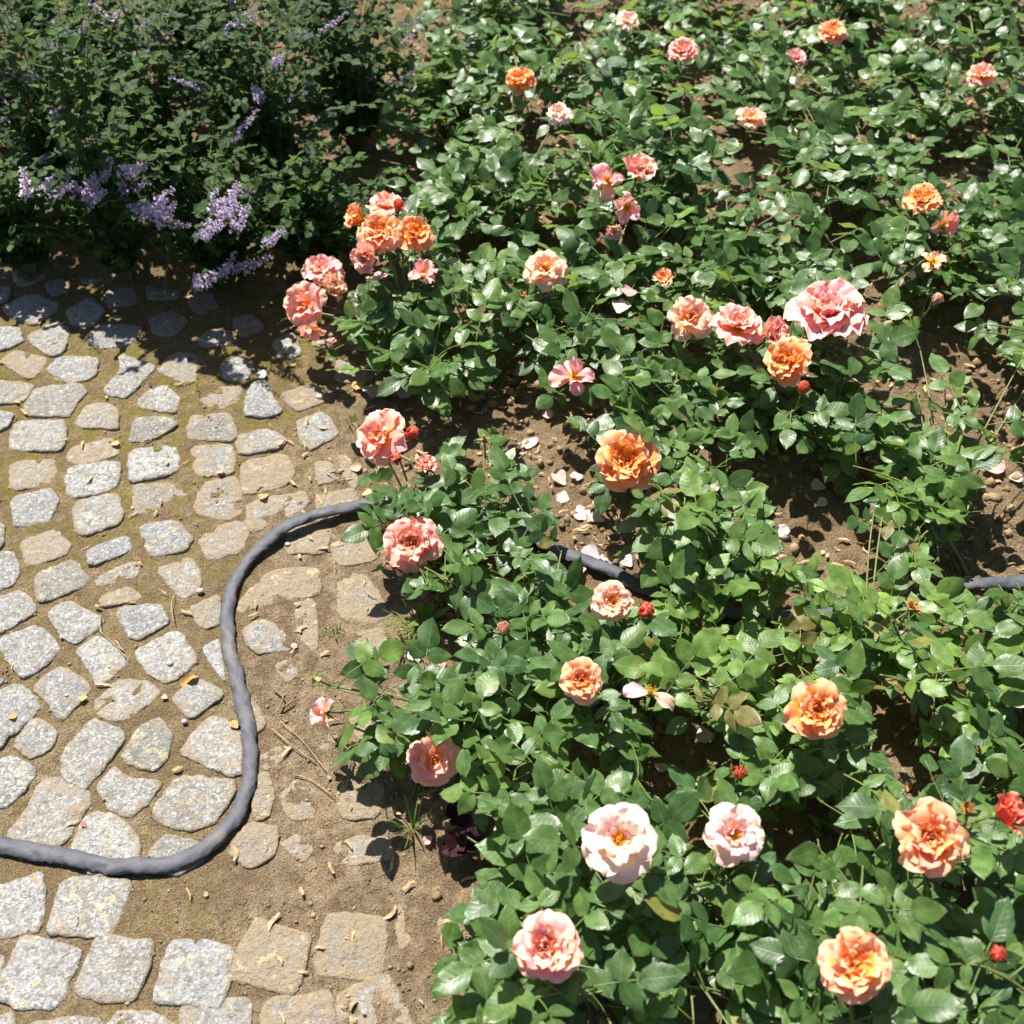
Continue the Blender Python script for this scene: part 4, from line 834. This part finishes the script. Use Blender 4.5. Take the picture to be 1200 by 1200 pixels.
for i, (u, v, rp, c, lab) in enumerate([
 (135, 520, 5, (0.5, 0.38, 0.16), 'curled yellow petal on stone, upper left cobbles'), (258, 553, 5, (0.52, 0.30, 0.26), 'small pink petal scrap on cobble near the hose bend'), (97, 818, 5, (0.48, 0.32, 0.10), 'curled bright yellow scrap on cobble at lower left'), (15, 840, 5, (0.55, 0.28, 0.06), 'orange brown scrap on cobble at the left edge'), (193, 817, 4, (0.48, 0.28, 0.26), 'tiny pink scrap between cobbles beside brown leaf'), (98, 966, 4, (0.42, 0.16, 0.14), 'tiny red scrap between cobbles near lower left hose'), (309, 582, 6, (0.50, 0.30, 0.14), 'curled tan petal on worn stones above the hose bend'), (417, 548, 7, (0.62, 0.34, 0.26), 'dry pinkish petal on path above the hose near the bush'), (430, 578, 6, (0.62, 0.42, 0.20), 'tan dry petal touching hose near the bush'), (328, 519, 5, (0.55, 0.34, 0.2), 'dry tan petal on the cobble below the wedge stone'), (275, 849, 6, (0.46, 0.28, 0.10), 'orange dry petal pressed against left side of hose'), (420, 452, 8, (0.5, 0.30, 0.10), 'dry golden petal under leaves at path edge'), (568, 625, 6, (0.6, 0.4, 0.2), 'tan dry petal under leaves where the hose vanishes')]):
    lying('petal_scrap', u, v, rp, c, lab, 'petal scrap', 2100 + i, lift=0.004)
for i, (u, v, rp, c, lab) in enumerate([(220, 796, 13, (0.42, 0.25, 0.08), 'long brown curled dry leaf between cobbles left of hose'), (435, 777, 8, (0.40, 0.26, 0.14), 'thin brown dry leaf on path below grass weeds'), (1180, 810, 12, (0.45, 0.2, 0.08), 'reddish brown dry leaf under bush at right edge'), (905, 538, 12, (0.55, 0.36, 0.14), 'golden dry leaf on sunlit soil right of centre'), (1060, 925, 10, (0.42, 0.22, 0.1), 'brown dry leaf in shade by the lower right bush')]):
    lying('dry_leaf', u, v, rp, c, lab, 'leaf', 2200 + i, DLEAF, 0.005)
def pebble(u, v, rp, label, seed, bright=False):
    r = random.Random(seed); p = P(u, v, .01); s_ = rp * px(p)[2] / F; mb = MB(); mb.add([Vector(a) * s_ * r.uniform(.85, 1.1) * 1.0 for a in IV], [tuple(int(z_) for z_ in q) for q in IF])
    o = obj('pebble', mb.mesh('pebble', PEB), None, Matrix.Translation((p.x, p.y, max(gz1(p), .009 if u < 330 else -1) + s_ * .4)) @ Matrix.Diagonal((1.2, 1, .7, 1)))
    md = o.modifiers.new('s', 'SUBSURF'); md.levels = 1; md.render_levels = 1; tag(o, label, 'pebble')
for i, (u, v, rp, lab) in enumerate([(199, 778, 4.5, 'round dark pebble on pale cobble left of the hose'), (216, 846, 4, 'white pebble between cobbles left of the hose'), (78, 815, 3, 'tiny white pebble on cobble at lower left'), (337, 638, 4, 'small pale pebble under the raised hose bend'), (916, 632, 9, 'pale round stone on shaded soil right of centre'), (235, 693, 5, 'brown pebble in the joint left of hose'), (345, 757, 5, 'dark pebble on silted stones right of hose'), (963, 650, 5, 'small pale pebble on soil left of bare cane'), (375, 464, 6, 'brown pebble on silted stone near the upper left bush')]): pebble(u, v, rp, lab, 2300 + i)
def straw(pxs, label, seed, rad=0.0008, m=LITTER, name='dry_straw', cat='straw'):
    r = random.Random(seed); c = catmull([Vector((P(u, v).x, P(u, v).y, max(gz1(P(u, v)), .009) + .003 + r.uniform(0, .004))) for u, v in pxs], 6); mb = MB(); tube(mb, [p - c[0] for p in c], rad, 5)
    tag(obj(name, mb.mesh(name, m), loc=c[0]), label, cat)
for i, (q, lab) in enumerate([([(120, 725), (121, 745), (135, 758), (150, 776)], 'curved pale straw lying across cobbles at left'), ([(206, 702), (203, 715), (206, 735)], 'short bent straw on soil left of the hose'), ([(330, 850), (355, 872), (383, 908)], 'long pale straw on silted path right of hose'), ([(345, 912), (365, 918), (392, 938)], 'curved straw on path right of lower hose'), ([(395, 870), (410, 885), (422, 905)], 'pale straw on path beneath the wilted branch'), ([(320, 858), (345, 880), (372, 898)], 'thin straw parallel to the long straw on path')]): straw(q, lab, 2400 + i)
straw([(322, 812), (333, 822), (330, 835), (345, 826)], 'dark forked twig on path right of hose', 2450, 0.0016, WOOD, 'twig', 'twig')
straw([(800, 890), (822, 878), (850, 858)], 'wiry grey stalk over soil at lower middle', 2451, 0.0014, WOOD, 'twig', 'twig')
def weed(u, v, n, hgt_, label, seed, broad=False):
    r = random.Random(seed); b0 = P(u, v); b0.z = gz1(b0); root = tag(obj('weed', None, loc=b0), label, 'weed')
    for k in range(n):
        a = r.uniform(0, 6.28); l = hgt_ * r.uniform(.5, 1.1); lean = r.uniform(.25, 1.0); mb = MB(); v_ = []; d = Vector((math.cos(a), math.sin(a), 0)); s_ = Vector((-d.y, d.x, 0)); o = d * r.uniform(0, .022)
        for i in range(6):
            t = i / 5; wd = (0.0016 if not broad else 0.007 * math.sin(math.pi * min(1, .1 + t * .9))) * (1 - t * .85 if not broad else 1); p = o + d * (l * lean * t ** 1.4) + Vector((0, 0, l * (t - .45 * lean * t * t)))
            v_ += [p + s_ * wd, p - s_ * wd]
        mb.add(v_, [(2 * i, 2 * i + 1, 2 * i + 3, 2 * i + 2) for i in range(5)]); obj('blade', mb.mesh('blade', GRASSM), root)
for i, (u, v, n_, h, lab, br) in enumerate([(492, 745, 46, .06, 'grass tuft at bed edge below the two pink path-side blooms', False), (504, 738, 14, .045, 'small broad-leaved weed beside the grass tuft', True), (478, 765, 30, .05, 'sparse low grass in front of the grass tuft', False), (485, 975, 22, .06, 'grass tuft in shadow at lower bed edge', False), (483, 935, 10, .05, 'upright grass blades under the lower pink bloom', False), (965, 985, 10, .04, 'small weed on bare soil at lower right', True), (412, 500, 16, .03, 'short grass on soil beside the lone square stone', False), (395, 745, 12, .022, 'short moss-like grass between silted stones right of hose', False), (172, 452, 12, .014, 'tiny green sprouts between mossy cobbles', False), (232, 458, 10, .014, 'tiny green sprouts in joint left of the wedge stone', False), (945, 690, 7, .05, 'broad-leaved seedling beside white petal on soil', True)]): weed(u, v, n_, h, lab, 2500 + i, br)
for i, (u, v, lab) in enumerate([(536, 958, 'dark maroon spent flower under bush at lower bed edge'), (556, 990, 'second dark maroon flower below the first at bottom of bed'), (536, 992, 'dark red flower left of the second maroon flower')]):
    r = random.Random(2600 + i); p = P(u, v, .05); root = tag(obj('maroon_flower', CAL, loc=p), lab, 'flower')
    for k in range(6): obj('petal', r.choice(FALL), root, Matrix.Rotation(k * 1.05 + r.uniform(-.2, .2), 4, 'Z') @ Matrix.Rotation(R(r.uniform(10, 50)), 4, 'X') @ Matrix.Scale(0.026, 4), color=(0.035, 0.006, 0.012, 0))
    mb = MB(); tube(mb, [(0, 0, -.01), (0.004, 0.006, -.03), (0.006, 0.01, -.055)], 0.0013, 5); obj('stem', mb.mesh('stem', STEM), root)
print('objects', len(bpy.data.objects), 'leaflets', count)
